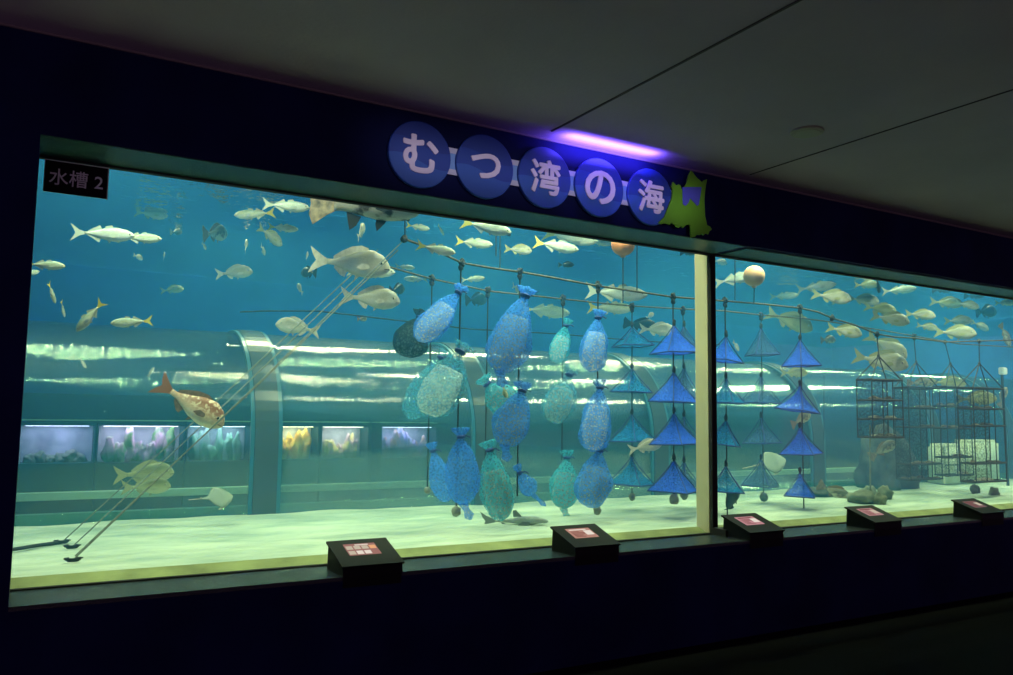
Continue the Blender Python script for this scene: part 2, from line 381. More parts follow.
struct('floor_tunnel', boxm((TL+.02, YT+.14, .552), (XR+.7, CY+RA-.05, .60)), M['tunnelfloor'])
struct('trim_tunnel_panel', boxm((TL+.02, CY+RA-.12, .60), (XR+.7, CY+RA-.05, 1.75)), M['tunnelwall'])  # opaque back wall of the tunnel, behind the small lit tanks
zk0, zk1 = at(150, 497, 4.15).z, at(150, 490, 4.15).z
struct('trim_tunnel_ledge', boxm((TL+.05, 4.15, zk0), (XR+.6, 4.285, zk1)), M['white'])

def wobj(name, bm, m, parent, smooth=False):
    "a part whose mesh is given in world coordinates"
    o = obj(name, bm, m, parent, smooth)
    if parent.parent is None and parent.type == 'EMPTY': o.location = -parent.location
    return o

# ------------------------------------------------------------------ sign over the window
sg = thing('wall_sign', 'row of five blue round signs with white Japanese lettering above the window', 'sign', (2.85, 0, 1.56+1.61))
zs = 1.556+1.61; DX = [1.957, 2.405, 2.853, 3.298, 3.747]
for i, ch in enumerate('むつ湾の海'):
    K = Vector((DX[i], -.036, zs))
    bm = bmesh.new(); lathe(bm, Vector((0, 0, 0)), Vector((0, 1, 0)), [(0, .2), (.003, .205), (.026, .205), (.03, .2)], 56)
    d = obj('round_sign', bm, M['disc'], sg); d.location = K - sg.location
    t = obj('character', text_bm(ch, .235 if ch != 'つ' else .165, .026), M['signtext'], d); t.location = (0, -.004, 0)
for i in range(5):
    xm = (DX[i]+DX[i+1])/2 if i < 4 else DX[4]+.215; w = .06 if i < 4 else .03
    b = wobj('connector_bar', boxm((xm-w, -.014, zs-.05), (xm+w, -.003, zs+.05)), M['bar'], sg)
    for za, zb in ((zs-.085, zs-.05), (zs+.05, zs+.085)): obj('bar_end', boxm((xm-w, -.016, za), (xm+w, -.003, zb)), M['barend'], b)
pts = [(530,80),(545,95),(560,118),(580,140),(598,155),(612,168),(628,152),(650,145),(640,200),(632,260),(630,300),(632,360),(635,420),(645,465),(650,490),(672,500),(686,522),(668,535),(660,557),(640,548),(625,565),(612,552),(600,562),(575,560),(560,575),(530,584),(528,540),(524,490),(508,484),(490,490),(470,510),(455,496),(440,508),(420,500),(412,484),(398,482),(382,470),(368,486),(350,478),(330,475),(310,480),(285,470),(305,452),(330,430),(358,360),(385,290),(390,250),(392,222),(384,202),(395,165),(408,180),(420,192),(435,184),(450,190),(460,225),(478,205),(495,180),(503,150),(512,118)]
mp = thing('map_cutout', 'yellow-green map-shaped cutout at the right end of the blue round signs', 'sign', (4.14, 0, 3.2))
w2 = lambda x, y: (lambda p: (p.x, p.z))(at(620+x/7.5, 160+y/7.5, -.045))
wobj('map_panel', prism_xz(bmesh.new(), [w2(*p) for p in pts], -.05, -.038), M['green'], mp)
wobj('bay_patch', prism_xz(bmesh.new(), [w2(*p) for p in [(462,205),(605,205),(598,260),(586,335),(572,345),(556,326),(520,288),(508,322),(488,345),(468,335)]], -.054, -.049), M['bay'], mp)

# number plate stuck to the glass
a, b = at(45.5, 163, .365), at(106.5, 196, .365)
pl = thing('number_plate', 'small black plate with grey lettering at the top left of the glass', 'sign', ((a.x+b.x)/2, .36, (a.z+b.z)/2))
hw, hh = (b.x-a.x)/2, .083
wobj('plate', boxm((pl.location.x-hw, .358, pl.location.z-hh), (pl.location.x+hw, .370, pl.location.z+hh)), M['black'], pl)
bm = boxm((pl.location.x-hw-.004, .371, pl.location.z-hh), (pl.location.x+hw+.006, .3735, pl.location.z+hh+.008))
wobj('backing', bm, M['white'], pl)
t = obj('lettering', text_bm('水槽 2', .088, .006, .002), M['platetext'], pl); t.location = (0, -.004, 0)

# round plate on the ceiling
sp = thing('ceiling_speaker', 'round grey speaker plate on the dark ceiling', 'speaker', (4.21, -1.02, ZC))
bm = bmesh.new(); lathe(bm, Vector((0, 0, 0)), Vector((0, 0, -1)), [(0, .100), (.006, .104), (.014, .100), (.016, .092)], 40)
obj('rim', bm, M['grey_plate'], sp)
bm = bmesh.new(); lathe(bm, Vector((0, 0, -.012)), Vector((0, 0, -1)), [(0, .090), (.008, .08), (.012, .03)], 40)
obj('grille', bm, M['grey_plate'], sp)

# ------------------------------------------------------------------ information screens on the sill
def screen_mat(i, col, s):
    m, nt, out = newmat('screen_glow_%d' % i); e = N(nt, 'Emission', Color=rgb(col), Strength=s); nt.links.new(e.outputs[0], out.inputs['Surface']); return m
SM = [screen_mat(0, (.42, .20, .17), .8), screen_mat(1, (.50, .26, .20), .9), screen_mat(2, (.62, .30, .32), .8), screen_mat(3, (.52, .28, .27), .8), screen_mat(4, (.22, .13, .13), .8)]
TM = screen_mat(9, (.55, .48, .36), 1); TW = screen_mat(8, (.8, .72, .62), 1); TO = screen_mat(7, (.8, .42, .2), 1); TD = screen_mat(6, (.2, .06, .05), .8)
LBL = ['black angled screen box on the left of the sill, showing rows of small pictures', 'black angled screen box on the sill below the mesh bags, pale peach screen',
       'black angled screen box just right of the cream post, pink screen', 'black angled screen box in front of the stones and pale rod', 'black angled screen box with the dimmest screen, nearest the right edge']
BX = [1.926, 3.494, 5.078, 6.528, 8.078]
for i, xb in enumerate(BX):
    xa = xb-.372; Z0 = ZS
    t = thing('screen_box', LBL[i], 'information screen', ((xa+xb)/2, .15, Z0), 'information screens along the sill')
    y0, y1, h0, h1 = -.02, .28, .052, .150
    body = bmesh.new(); prism_yz(body, [(y0+.006, Z0), (y0+.012, Z0+h0-.006), (y1-.02, Z0+h1-.008), (y1-.01, Z0)], xa+.008, xb-.008)
    prism_yz(body, [(y0+.012, Z0-.06), (y0+.012, Z0), (-.003, Z0), (-.003, Z0-.06)], xa+.012, xb-.012)
    wobj('body', body, M['black'], t)
    n = Vector((0, -(h1-h0), y1-y0)).normalized()
    def sl(u, v, o): return Vector((xa+(xb-xa)*u, y0+(y1-y0)*v, Z0+h0+(h1-h0)*v)) + n*o
    def slab(u0, v0, u1, v1, o0, o1):
        bm = bmesh.new(); vs = [bm.verts.new(sl(u, v, o)) for o in (o0, o1) for u, v in ((u0, v0), (u1, v0), (u1, v1), (u0, v1))]
        for q in ((3,2,1,0),(4,5,6,7),(0,1,5,4),(1,2,6,5),(2,3,7,6),(3,0,4,7)): bm.faces.new([vs[k] for k in q])
        return bm
    wobj('lid', slab(0, 0, 1, 1, -.004, .008), M['black'], t)
    u0, u1, v0, v1 = .22, .74, .38, .82
    s = wobj('screen', slab(u0, v0, u1, v1, .008, .0095), SM[i], t)
    if i == 0:
        obj('title_line', slab(u0+.18, v1-.07, u1-.12, v1-.035, .0095, .0102), TW, s)
        for k in range(7):
            uu = u0+.015+(k % 4)*.128; vv = v1-.22-(k//4)*.19
            obj('thumbnail', slab(uu, vv, uu+.105, vv+.13, .0095, .0102), (TM, TM, TM, TO, TM, TW, TW)[k], s)
    else:
        rr = random.Random(i); obj('title_line', slab(u0+.05, v1-.09, u1-.1, v1-.05, .0095, .0102), TD if i > 1 else TW, s)
        for k in range(5):
            vv = v1-.15-k*.055; obj('text_line', slab(u0+.05, vv-.02, u0+.05+(u1-u0)*rr.uniform(.3, .55), vv, .0095, .0102), TD, s)
        obj('picture', slab(u1-.19, v0+.12, u1-.03, v1-.12, .0095, .0102), TW if i < 3 else TM, s)

# ------------------------------------------------------------------ small lit tanks on the far side of the tunnel
def coral_mat(name, a, b):
    return basic(name, a, .8, var=.0) if b is None else _two(name, a, b)
def _two(name, a, b, sc=9):
    m, nt, out = newmat(name); p = N(nt, 'BsdfPrincipled', Roughness=.8); tc = N(nt, 'TexCoord'); nz = N(nt, 'TexNoise', Scale=sc, Detail=4); nt.links.new(tc.outputs['Object'], nz.inputs['Vector'])
    r = N(nt, 'ValToRGB'); e = r.color_ramp.elements; e[0].position = .4; e[0].color = rgb(a); e[1].position = .6; e[1].color = rgb(b)
    nt.links.new(nz.outputs['Fac'], r.inputs['Fac']); nt.links.new(r.outputs[0], p.inputs['Base Color']); nt.links.new(p.outputs[0], out.inputs['Surface']); return m
def lampm(name, col, s):
    m, nt, out = newmat(name); e = N(nt, 'Emission', Color=rgb(col), Strength=s); nt.links.new(e.outputs[0], out.inputs['Surface']); return m
DT = [((18, 94), (.25, .22, .18), (.35, .36, .30), (.62, .50, 1), 8, 'pale violet and grey stones', 'leftmost'),
      ((98, 183), (.20, .42, .14), (.85, .55, .80), (.85, .60, 1), 9, 'green and pink coral', 'second from the left'),
      ((187, 250), (.30, .55, .40), (.5, .55, .60), (.72, .70, 1), 8, 'pale green coral', 'left of the dark rib'),
      ((268, 318), (.95, .50, .12), (.95, .75, .25), (1, .80, .55), 10, 'orange coral', 'right of the dark rib'),
      ((322, 368), (.90, .78, .30), (.80, .50, .70), (1, .78, .80), 10, 'yellow and pink coral', 'beside the orange one'),
      ((382, 436), (.75, .40, .30), (.55, .50, .85), (.62, .55, 1), 9, 'pinkish coral', 'left of the lowest blue bags')]
YD = 4.30; zd0, zd1 = at(150, 462, YD).z, at(150, 426, YD).z
for i, ((l, r), ca, cb, lc, ls, what, where) in enumerate(DT):
    xa, xb = at(l, 445, YD).x, at(r, 445, YD).x
    t = thing('display_tank', 'small lit tank of %s beyond the tunnel, %s' % (what, where), 'aquarium', ((xa+xb)/2, YD, zd0), 'lit tanks beyond the tunnel')
    f = boxm((xa-.012, YD, zd0-.03), (xb+.012, YD+.3, zd0)); box(f, (xa-.012, YD, zd1), (xb+.012, YD+.3, zd1+.03))
    for x in (xa-.012, xb): box(f, (x, YD, zd0), (x+.012, YD+.3, zd1))
    wobj('tank_frame', f, M['tunnelwall'], t)
    wobj('back_panel', boxm((xa, YD+.27, zd0), (xb, YD+.29, zd1)), basic('back_panel', (.62, .60, .74), .8, var=.35, scale=6), t)
    wobj('lamp', boxm((xa+.05, YD+.03, zd1-.006), (xb-.05, YD+.20, zd1-.001)), lampm('tank_tube', lc, ls), t)
    wobj('front_pane', boxm((xa, YD+.008, zd0), (xb, YD+.014, zd1)), M['smallglass'], t)
    rr = random.Random(i+3); mm = _two('coral_growth', ca, cb)
    k = max(5, int((xb-xa)/.1))
    for q in range(k):
        bm = bmesh.new(); h = rr.uniform(.45, .95)*(zd1-zd0)*(.4 if i == 0 else 1)
        blob(bm, (xa+.11+(xb-xa-.22)*q/(k-1), YD+.15+rr.uniform(-.03, .05), zd0+h*.4), (rr.uniform(.045, .065), .055, h*.62), q+i*9, .65)
        wobj('coral', bm, mm, t, True)
    struct('trim_shelf_%d' % i, boxm((xa-.01, YD, zd1+.045), (xb+.01, YD+.3, zd1+.055)), M['kerb'])
    tb = boxm((xa-.01, YD+.01, .60), (xb+.01, YD+.3, zd0-.031)); wobj('stand', tb, M['tunnelwall'], t)

# pale cabinets and a dark mound at the right end
for l, r, tp, lab in ((944, 962, 444, 'pale upright block by the tunnel wall behind the netting frames, narrower one'), (969, 1001, 440, 'broad pale upright block by the tunnel wall behind the netting frame nearest the right')):
    p, q, b0 = at(l, 460, 2.3), at(r, 460, 2.3), ZSAND-.03
    t = thing('pale_block', lab, 'block', (p.x, 2.3, b0)); zt = at(l, tp, 2.3).z
    bm = boxm((p.x, 2.3, b0), (q.x, 2.58, zt)); bmesh.ops.bevel(bm, geom=bm.edges[:], offset=.05, segments=3, affect='EDGES')
    wobj('body', bm, M['kerb'], t, True)
    wobj('seam_line', boxm((p.x+.02, 2.294, (b0+zt)/2), (q.x-.02, 2.302, (b0+zt)/2+.012)), M['rib'], t)
p = at(882, 486, 2.45); tp = at(882, 436, 2.45)
bm = bmesh.new(); blob(bm, (p.x, 2.35, p.z), (.44, .26, tp.z-p.z), 5, .45, 4)
tag(obj('rock_mound', bm, M['darkstone'], None, True), 'large dark rock mound by the tunnel behind the leftmost netting frame', 'rock')

# ------------------------------------------------------------------ ropes
YA, YB = 1.05, 1.60
def rope(name, label, pts, r, m, group=None, knots=()):
    P = [at(*p) for p in pts]; bm = bmesh.new(); tube(bm, P, r)
    if not knots:
        return tag(obj(name, bm, m), label, 'rope', group)
    t = thing(name, label, 'rope', P[0], group); wobj('rope', bm, m, t)
    for k in knots:
        K = at(*k); bm = bmesh.new(); blob(bm, K, (.026, .026, .032), k[0], .5, 2); wobj('knot', bm, M['twine'], t)
    return t
ra = [(404, 239), (433, 249), (462, 263), (491, 268), (520, 272), (560, 279), (598, 286), (640, 292), (673, 297), (725, 301), (762, 304), (800, 308), (818, 312), (832, 318), (855, 325), (877, 334), (895, 337), (914, 338), (945, 342), (978, 341), (1030, 340)]
rope('mooring_rope', 'weedy horizontal rope holding the front row of bags and blue nets', [(x, y, YA) for x, y in ra], .009, M['rope'],
     knots=[(x, y, YA) for x, y in ((404, 239), (462, 263), (520, 271), (598, 285), (673, 296), (725, 300), (800, 307), (877, 334), (832, 318))])
rb = [(372, 262), (400, 270), (432, 279), (460, 285), (488, 291), (525, 295), (563, 299), (600, 303), (632, 306), (683, 309), (725, 311), (761, 315), (800, 318), (832, 322), (880, 330), (914, 336), (960, 344), (1030, 348)]
rope('mooring_rope', 'weedy horizontal rope just behind, holding the second row of bags and nets', [(x, y, YB) for x, y in rb], .008, M['rope'],
     knots=[(x, y, YB) for x, y in ((372, 262), (432, 278), (488, 290), (563, 298), (632, 306), (683, 309), (761, 315), (914, 336))])
rope('far_rope', 'thin dark rope sagging far back behind the upper bags', [(240, 312, 2.5), (262, 311, 2.5), (318, 311, 2.5), (395, 320, 2.5), (470, 329, 2.5), (560, 334, 2.5), (640, 341, 2.5), (720, 345, 2.5)], .007, M['twine'])
def on_sand(px, py, z=ZSAND+.02):
    d = ray(px, py); return CAM + d*((z-CAM.z)/d.z)
for (bx, by, tx, ty, Y, lab) in ((73, 560, 404, 240, YA, 'nearest of the slanting anchor ropes, up to the front horizontal rope'), (72, 547, 372, 263, YB, 'middle one of the slanting anchor ropes, up to the rear horizontal rope'),
                                 (62, 542, 378, 250, YB-.15, 'slanting anchor rope behind the other two, knotted beside a rope on the sand'), (75, 556, 398, 250, YA+.06, 'slanting anchor rope lying close beside the nearest one')):
    A, B = on_sand(bx, by), at(tx, ty, Y); bm = bmesh.new(); tube(bm, [A, A.lerp(B, .5)+Vector((0, 0, -.015)), B], .0042)
    t = thing('anchor_rope', lab, 'rope', A); wobj('rope', bm, M['palerope'], t)
    if bx != 75:
        bm = bmesh.new()
        for k in range(3): tube(bm, [A+Vector((.030*math.cos(q*.7+k)*(1+.3*k), .022*math.sin(q*.7+k), -.004+.007*k)) for q in range(9)], .0042)
        wobj('knotted_end', bm, M['twine'], t)
bm = bmesh.new(); tube(bm, [on_sand(x, y) for x, y in ((8, 550), (22, 548), (40, 545), (62, 542))], .012)
tag(obj('bottom_rope', bm, M['twine']), 'dark rope lying on the sand at the far left', 'rope')
for x, y0, y1, Y, lab in ((405, 205, 239, YA, 'thin line rising from the left knot of the front rope'), (496, 200, 256, YA+.1, 'left one of two thin lines near the long bag, rising to the surface'), (500, 200, 268, YA+.35, 'right one of two thin lines near the long bag, rising to the surface'),
                          (637, 232, 291, YA, 'thin line rising right of the half-hidden orange float'), (735, 255, 300, YA, 'thin line rising left of the peach float'), (824, 375, 440, 2.3, 'thin pale line hanging left of the netting frames')):
    bm = bmesh.new(); tube(bm, [at(x, y0, Y), at(x, y1, Y)], .0045); tag(obj('thin_line', bm, M['twine']), lab, 'rope')

# floats
def floater(px, py, rpx, Y, mat, lab, y1):
    K = at(px, py, Y); r = rpx*depth(K)/FPX; t = thing('float', lab, 'float', K)
    bm = bmesh.new(); lathe(bm, K-Vector((0, 0, r)), Vector((0, 0, 1)), [(r-r*math.cos(a*PI/16), r*math.sin(a*PI/16)+.001) for a in range(17)], 28, wob=lambda v, a: 1+.006*math.sin(6*a))
    lathe(bm, K-Vector((0, 0, r*1.12)), Vector((0, 0, 1)), [(0, .02), (r*.2, .028)], 10); wobj('ball', bm, mat, t, True)
    bm = bmesh.new(); tube(bm, [K-Vector((0, 0, r*1.1)), at(px, y1, Y)], .0045); wobj('line', bm, M['twine'], t)
floater(623, 244, 12, YA, M['orange'], 'orange ball float half hidden under the edge of the wall', 303)
floater(754, 276, 10.5, YA-.1, basic('peach_float', (.95, .48, .22), .5, var=.15, scale=12), 'peach ball float to the right of the cream post', 303)
K = at(1004, 371, 1.9); t = thing('white_marker', 'small white square marker at the right edge', 'marker', K); k = .06
bm = boxm((K.x-.055, 1.88, K.z-.05), (K.x+.055, 1.95, K.z+.05)); bmesh.ops.bevel(bm, geom=bm.edges[:], offset=.01, segments=2, affect='EDGES'); wobj('marker_face', bm, M['white'], t)
wobj('post', tube(bmesh.new(), [K+Vector((0, .03, -.05)), Vector((K.x, 1.91, ZSAND-.02))], .02), M['cage'], t)

# ------------------------------------------------------------------ hanging lines with sinkers
ORD = ['topmost', 'second', 'third', 'lowest']
LINES = [('A', 461, 263, 511, 6, 'dark line through the pale speckled bag, round sinker at its end'), ('B', 432, 279, 490, 4, 'dark line left of all the other bag lines'),
         ('B', 488, 291, 458, 0, 'dark line behind the big long bag'), ('A', 520, 272, 496, 0, 'dark line along the right side of the big long bag'),
         ('B', 563, 299, 460, 0, 'dark line of the two paler bags and the turquoise pair'), ('A', 598, 286, 510, 5, 'dark line of three plump blue bags in a column'),
         ('B', 632, 306, 497, 4, 'dark line of the hazy teal pyramid nets left of the vivid blue ones'), ('A', 673, 297, 499, 6, 'dark line of the vivid blue pyramid nets left of the cream post'),
         ('B', 683, 309, 495, 5, 'dark line half hidden behind the vivid blue pyramid nets'), ('A', 725, 301, 520, 0, 'dark line of the first pyramid nets right of the cream post'),
         ('B', 761, 315, 497, 5, 'dark line of the grey-blue pyramid nets'), ('A', 800, 308, 513, 5, 'dark line of the rightmost column of pyramid nets')]
for ro, x, y0, y1, w, lab in LINES:
    Y = YA if ro == 'A' else YB; a, b = at(x, y0, Y), at(x, y1, Y); b = Vector((a.x, Y, b.z))
    t = thing('hanging_line', lab, 'line', a, 'lines hanging from the horizontal ropes')
    wobj('line', tube(bmesh.new(), [a, b], .0065 if ro == 'A' else .0055), M['twine'], t)
    bm = bmesh.new(); blob(bm, a+Vector((0, 0, -.035)), (.02, .02, .028), x, .5, 2); wobj('knot', bm, M['twine'], t)
    if w:
        r = w*depth(b)/FPX*.8; bm = bmesh.new(); blob(bm, b, (r, r, r*1.15), x, .2, 3); wobj('sinker', bm, M['lead'], t, True)

# ------------------------------------------------------------------ mesh bags
NB = netting('blue_bag_net', (.08, .33, .95), .30, .62, 55); NT = netting('turquoise_bag_net', (.08, .50, .68), .28, .6, 50)
NP = netting('pale_bag_net', (.10, .42, .62), .2, .5, 45); NK = netting('black_bag_net', (.03, .05, .05), .55, .9, 40)
FIL = netting('bag_shells', (.40, .52, .52), .1, .8, 85, .4); FILW = netting('bag_pale_shells', (.80, .90, .88), .0, .85, 55, .35)
PROF = [(0, .12), (.05, .20), (.14, .42), (.28, .70), (.45, .92), (.62, 1), (.78, .94), (.90, .72), (.97, .42), (1, .08)]
def bag(kx, ky, bx, by, w, Y, net, lab, fill=None, fat=.6, tail=False, belly=0):
    K, B = at(kx, ky, Y), at(bx, by, Y-.04); ax = (B-K); L = ax.length; r = w/2*depth(K)/FPX
    sd = kx*1.37; t = thing('mesh_bag', lab, 'net bag', K, 'mesh bags hung on lines')
    wob = lambda v, a: 1 + .11*math.sin(7*a+sd)*(1-v/L)**.5 + .22*noise.noise(Vector((math.cos(a)*1.4+sd, math.sin(a)*1.4, v/L*3)))
    sx = (_R - ax.normalized()*_R.dot(ax.normalized()))
    bm = bmesh.new(); n = 34; prof = PROF; rings = []
    fine = []
    for i in range(25):
        v = i/24
        for (v0, r0), (v1, r1) in zip(prof, prof[1:]):
            if v0 <= v <= v1: f = (v-v0)/(v1-v0); fine.append((v*L, (r0+(r1-r0)*f)*r)); break
    lathe(bm, K, ax, fine, n, fat, None, wob)
    if tail:
        lathe(bm, B-ax*.04, ax+_R*L*.45, [(0, r*.3), (.06, r*.18), (.11, r*.3), (.14, r*.05)], 10, .4)
    wobj('net', bm, net, t, True)
    up = -ax.normalized()
    bm = bmesh.new(); lathe(bm, K-up*.005, up+_R*.15*math.sin(sd), [(0, r*.14), (.015, r*.2), (.04, r*.34), (.07, r*.46), (.075, r*.3)], 20, .6, None, lambda v, a: 1+.35*math.sin(5*a+sd)*min(1, v/.04)); wobj('gathered_top', bm, net, t, True)
    bm = bmesh.new(); lathe(bm, K+up*.014, -up, [(0, r*.12), (.004, r*.24), (.012, r*.28), (.022, r*.24), (.028, r*.12)], 14)
    tube(bm, [K, K+_R*.04+Vector((0, 0, .012)), K+_R*.07+Vector((0, 0, -.004))], .006); wobj('knot', bm, M['knotblue'], t)
    if fill:
        bm = bmesh.new(); lathe(bm, K, ax, [(v, q*.82) for v, q in fine[7:-1]], 20, fat, None, lambda v, a: 1+.12*noise.noise(Vector((math.cos(a)*4+sd, math.sin(a)*4, v*14)))); wobj('contents', bm, fill, t, True)
bag(458, 293, 418, 341, 31, YA-.08, NB, 'plump pale blue bag leaning left, under the two rope ends at upper left', FILW)
bag(460, 352, 426, 416, 46, YA-.05, NP, 'widest pale speckled bag, bulging left below the leaning one', FILW, .5)
bag(441, 358, 409, 419, 30, YB-.10, NP, 'pale turquoise bag half behind the widest speckled one', None, .5)
bag(433, 451, 447, 502, 23, YB-.06, NB, 'thin blue bag with a ruffled top at the lower left', None)
bag(461, 437, 463, 505, 34, YA-.08, NB, 'slack blue bag above the left round sinker, drawn out to the right', None, .5, True)
bag(525, 296, 499, 373, 40, YA-.09, NB, 'largest long blue bag full of grey shells, knotted at its upper right', FIL, .6, True)
bag(487, 384, 514, 412, 34, YB-.07, NT, 'short turquoise bag with its knot on the left, below the largest bag', FIL, .6)
bag(522, 391, 504, 446, 36, YA-.07, NB, 'grey-filled blue bag under the largest long one', FIL, .6, True)
bag(490, 450, 502, 521, 33, YA-.22, NT, 'turquoise bag hanging lowest above the grey shark, speckled below', FIL, .6)
bag(520, 473, 533, 495, 18, YA-.03, NB, 'small slack blue bag beside the speckled turquoise one', None, .5, True)
bag(566, 326, 555, 364, 20, YB-.08, NT, 'small pale turquoise bag in the middle, alone on the upper part of its line', FILW)
bag(569, 375, 552, 423, 32, YB-.06, NP, 'grey speckled bag leaning left beneath the small turquoise one', FIL, .5)
bag(567, 458, 563, 509, 29, YB-.03, NT, 'greenish turquoise bag at the lower end of the middle line', FIL, .7, True)
bag(598, 318, 591, 372, 27, YA-.06, NB, 'uppermost of the plump blue bags in the column nearest the pyramid nets', FILW, .8)
bag(600, 388, 592, 452, 30, YA-.06, NB, 'middle one of the plump blue bags in the column nearest the pyramid nets', FILW, .8)
bag(599, 451, 590, 508, 35, YA-.07, NB, 'bottom one of the plump blue bags, above a small sinker', FIL, .8)
bag(420, 318, 404, 356, 34, YB+.3, NK, 'blackish net bag behind the leaning pale blue bag', FIL, .8)

# ------------------------------------------------------------------ pyramid nets
PB = netting('vivid_blue_net', (.06, .20, .95), .38, .68, 70); PT = netting('teal_net', (.03, .25, .55), .38, .7, 70); PG = netting('grey_blue_net', (.08, .18, .36), .3, .62, 70)
def pyramid(x, y0, y1, hw, Y, net, lab, yaw, tilt=0):
    A, B = at(x, y0, Y), at(x, y1, Y); B = Vector((A.x, Y, B.z)); s = hw*depth(A)/FPX*1.18; h = (A.z-B.z)
    t = thing('pyramid_net', lab, 'pearl net', A, 'pyramid nets on lines')
    tl = Matrix.Rotation(tilt, 3, _F)
    def corner(k): a = yaw+PI/2*k; return Vector((math.cos(a)*s, math.sin(a)*s, 0))
    bm = bmesh.new(); rings = []; lev = 8; sub = 6; ex = 1.35 + .5*abs(math.sin(x*3+y0))
    for i in range(lev+1):
        v = i/lev; ring = []; q = .035 + .965*v**ex
        for k in range(4):
            for j in range(sub):
                f = j/sub; p = corner(k).lerp(corner(k+1), f)
                pin = 1 - .16*math.sin(PI*f)*math.sin(PI*min(1, v*1.0))
                sag = .03*h*math.sin(PI*f)*v
                ring.append(bm.verts.new(A + tl @ (p*q*pin + Vector((0, 0, -h*v - sag*math.sin(9*f+x))))))
        rings.append(ring)
    m = len(rings[0])
    for a, b in zip(rings, rings[1:]):
        for k in range(m): bm.faces.new((a[k], a[(k+1) % m], b[(k+1) % m], b[k]))
    bm.faces.new(rings[-1]); wobj('netting', bm, net, t)
    pts = [A + tl @ (corner(k)+Vector((0, 0, -h))) for k in range(5)]
    bm = bmesh.new(); tube(bm, pts, .007); wobj('base_frame', bm, M['knotblue'], t)
    bm = bmesh.new()
    for k in range(4): tube(bm, [A, A + tl @ (corner(k)*.33+Vector((0, 0, -h*.38))), pts[k]], .0045)
    wobj('edge_cord', bm, M['knotblue'], t)
    bm = bmesh.new(); blob(bm, A+Vector((0, 0, .02)), (.016, .016, .035), x+y0, .4, 2); wobj('knot', bm, M['twine'], t)
COLS = [(632, YB, PT, 'hazy teal column left of the vivid blue nets', [(327, 346, 19), (368, 392, 18), (414, 441, 20), (456, 484, 21)], .5),
        (674, YA, PB, 'vivid blue column just left of the cream post', [(325, 353, 22), (372, 402, 21), (413, 444, 22), (460, 491, 24)], .6),
        (684, YB, PG, 'column half hidden by the vivid blue nets', [(326, 352, 17), (368, 398, 17), (416, 443, 16), (462, 488, 17)], .3),
        (726, YA, PB, 'first column right of the cream post', [(336, 361, 17), (378, 403, 18), (420, 445, 18), (466, 491, 20)], .9),
        (761, YB, PG, 'grey-blue column under the peach float', [(328, 355, 15), (376, 403, 17), (417, 443, 16), (459, 486, 17)], .4),
        (800, YA, PB, 'rightmost column of blue pyramids', [(339, 366, 16), (385, 411, 19), (427, 454, 20), (472, 496, 17)], .7)]
for ci, (x, Y, net, where, rows, yaw) in enumerate(COLS):
    for k, (y0, y1, hw) in enumerate(rows):
        nn = net
        if ci == 3 and k >= 1: nn = PT
        pyramid(x, y0, y1, hw, Y-.01, nn, '%s pyramid net in the %s' % (ORD[k], where), yaw+.25*k, .12 if (ci, k) in ((3, 0), (3, 2), (5, 1)) else .03*((k % 2)*2-1))

# ------------------------------------------------------------------ netting frames for shells
FN = netting('frame_net', (.02, .05, .045), .12, .55, 45)
def cage(x, y0, xl, xr, tiers, Y, lab, seed):
    A = at(x, y0, Y); L, R_ = at(xl, tiers[0], Y), at(xr, tiers[0], Y); cx = (L.x+R_.x)/2; w = (R_.x-L.x)/2*.80; d = .09
    zs_ = [at(x, y, Y).z for y in tiers]; t = thing('netting_frame', lab, 'shell cage', A, 'netting frames at the right')
    cs = [Vector((cx-w, Y-d, 0)), Vector((cx+w, Y-d, 0)), Vector((cx+w, Y+d, 0)), Vector((cx-w, Y+d, 0))]
    zup = lambda c, z: Vector((c.x, c.y, z)); rr = random.Random(seed)
    zk = zs_[0]+(A.z-zs_[0])*.52; KN = Vector((cx, Y, zk))
    bm = bmesh.new(); tube(bm, [A, KN], .006); blob(bm, A, (.022, .022, .03), seed, .4, 2); blob(bm, KN, (.016, .016, .025), seed, .4, 2); wobj('hanging_cord', bm, M['cage'], t)
    for c in cs: wobj('bridle', tube(bmesh.new(), [KN, zup(c, zs_[0])], .0065), M['cage'], t)
    for c in cs: wobj('side_cord', tube(bmesh.new(), [zup(c, zs_[0]), zup(c, zs_[-1])], .007), M['cage'], t)
    for f in (.35, .68): wobj('middle_cord', tube(bmesh.new(), [zup(cs[0].lerp(cs[1], f), zs_[0]), zup(cs[0].lerp(cs[1], f), zs_[-1])], .006), M['cage'], t)
    for i, z in enumerate(zs_):
        bm = bmesh.new(); tube(bm, [zup(cs[k % 4], z + rr.uniform(-.006, .006)) for k in range(5)], .012); tr = wobj('tier_frame', bm, M['cage'], t)
        bm = bmesh.new(); v = [bm.verts.new(zup(c, z-.008)) for c in cs]; bm.faces.new(v); bm.faces.new([bm.verts.new(zup(c, z-.014)) for c in cs]); obj('tier_net', bm, FN, tr)
        if i:
            bm = bmesh.new()
            for q in range(rr.randint(3, 6)): blob(bm, (cx+rr.uniform(-.8, .8)*w, Y+rr.uniform(-.7, .7)*d, z+.012), (rr.uniform(.03, .06), .04, rr.uniform(.012, .028)), q+seed, .6, 2)
            obj('shell_cluster', bm, M['brownshell'] if rr.random() < .6 else M['shell'], tr)
    bm = bmesh.new(); prev = None
    for c in (cs[3], cs[2]): pass
    v = [bm.verts.new(p) for p in (zup(cs[3], zs_[0]), zup(cs[2], zs_[0]), zup(cs[2], zs_[-1]), zup(cs[3], zs_[-1]))]; bm.faces.new(v); wobj('back_net', bm, FN, t)
    return t
cage(877, 334, 860, 898, (380, 400, 419, 437), YA, 'leftmost netting frame, above the stones and pale rod', 1)
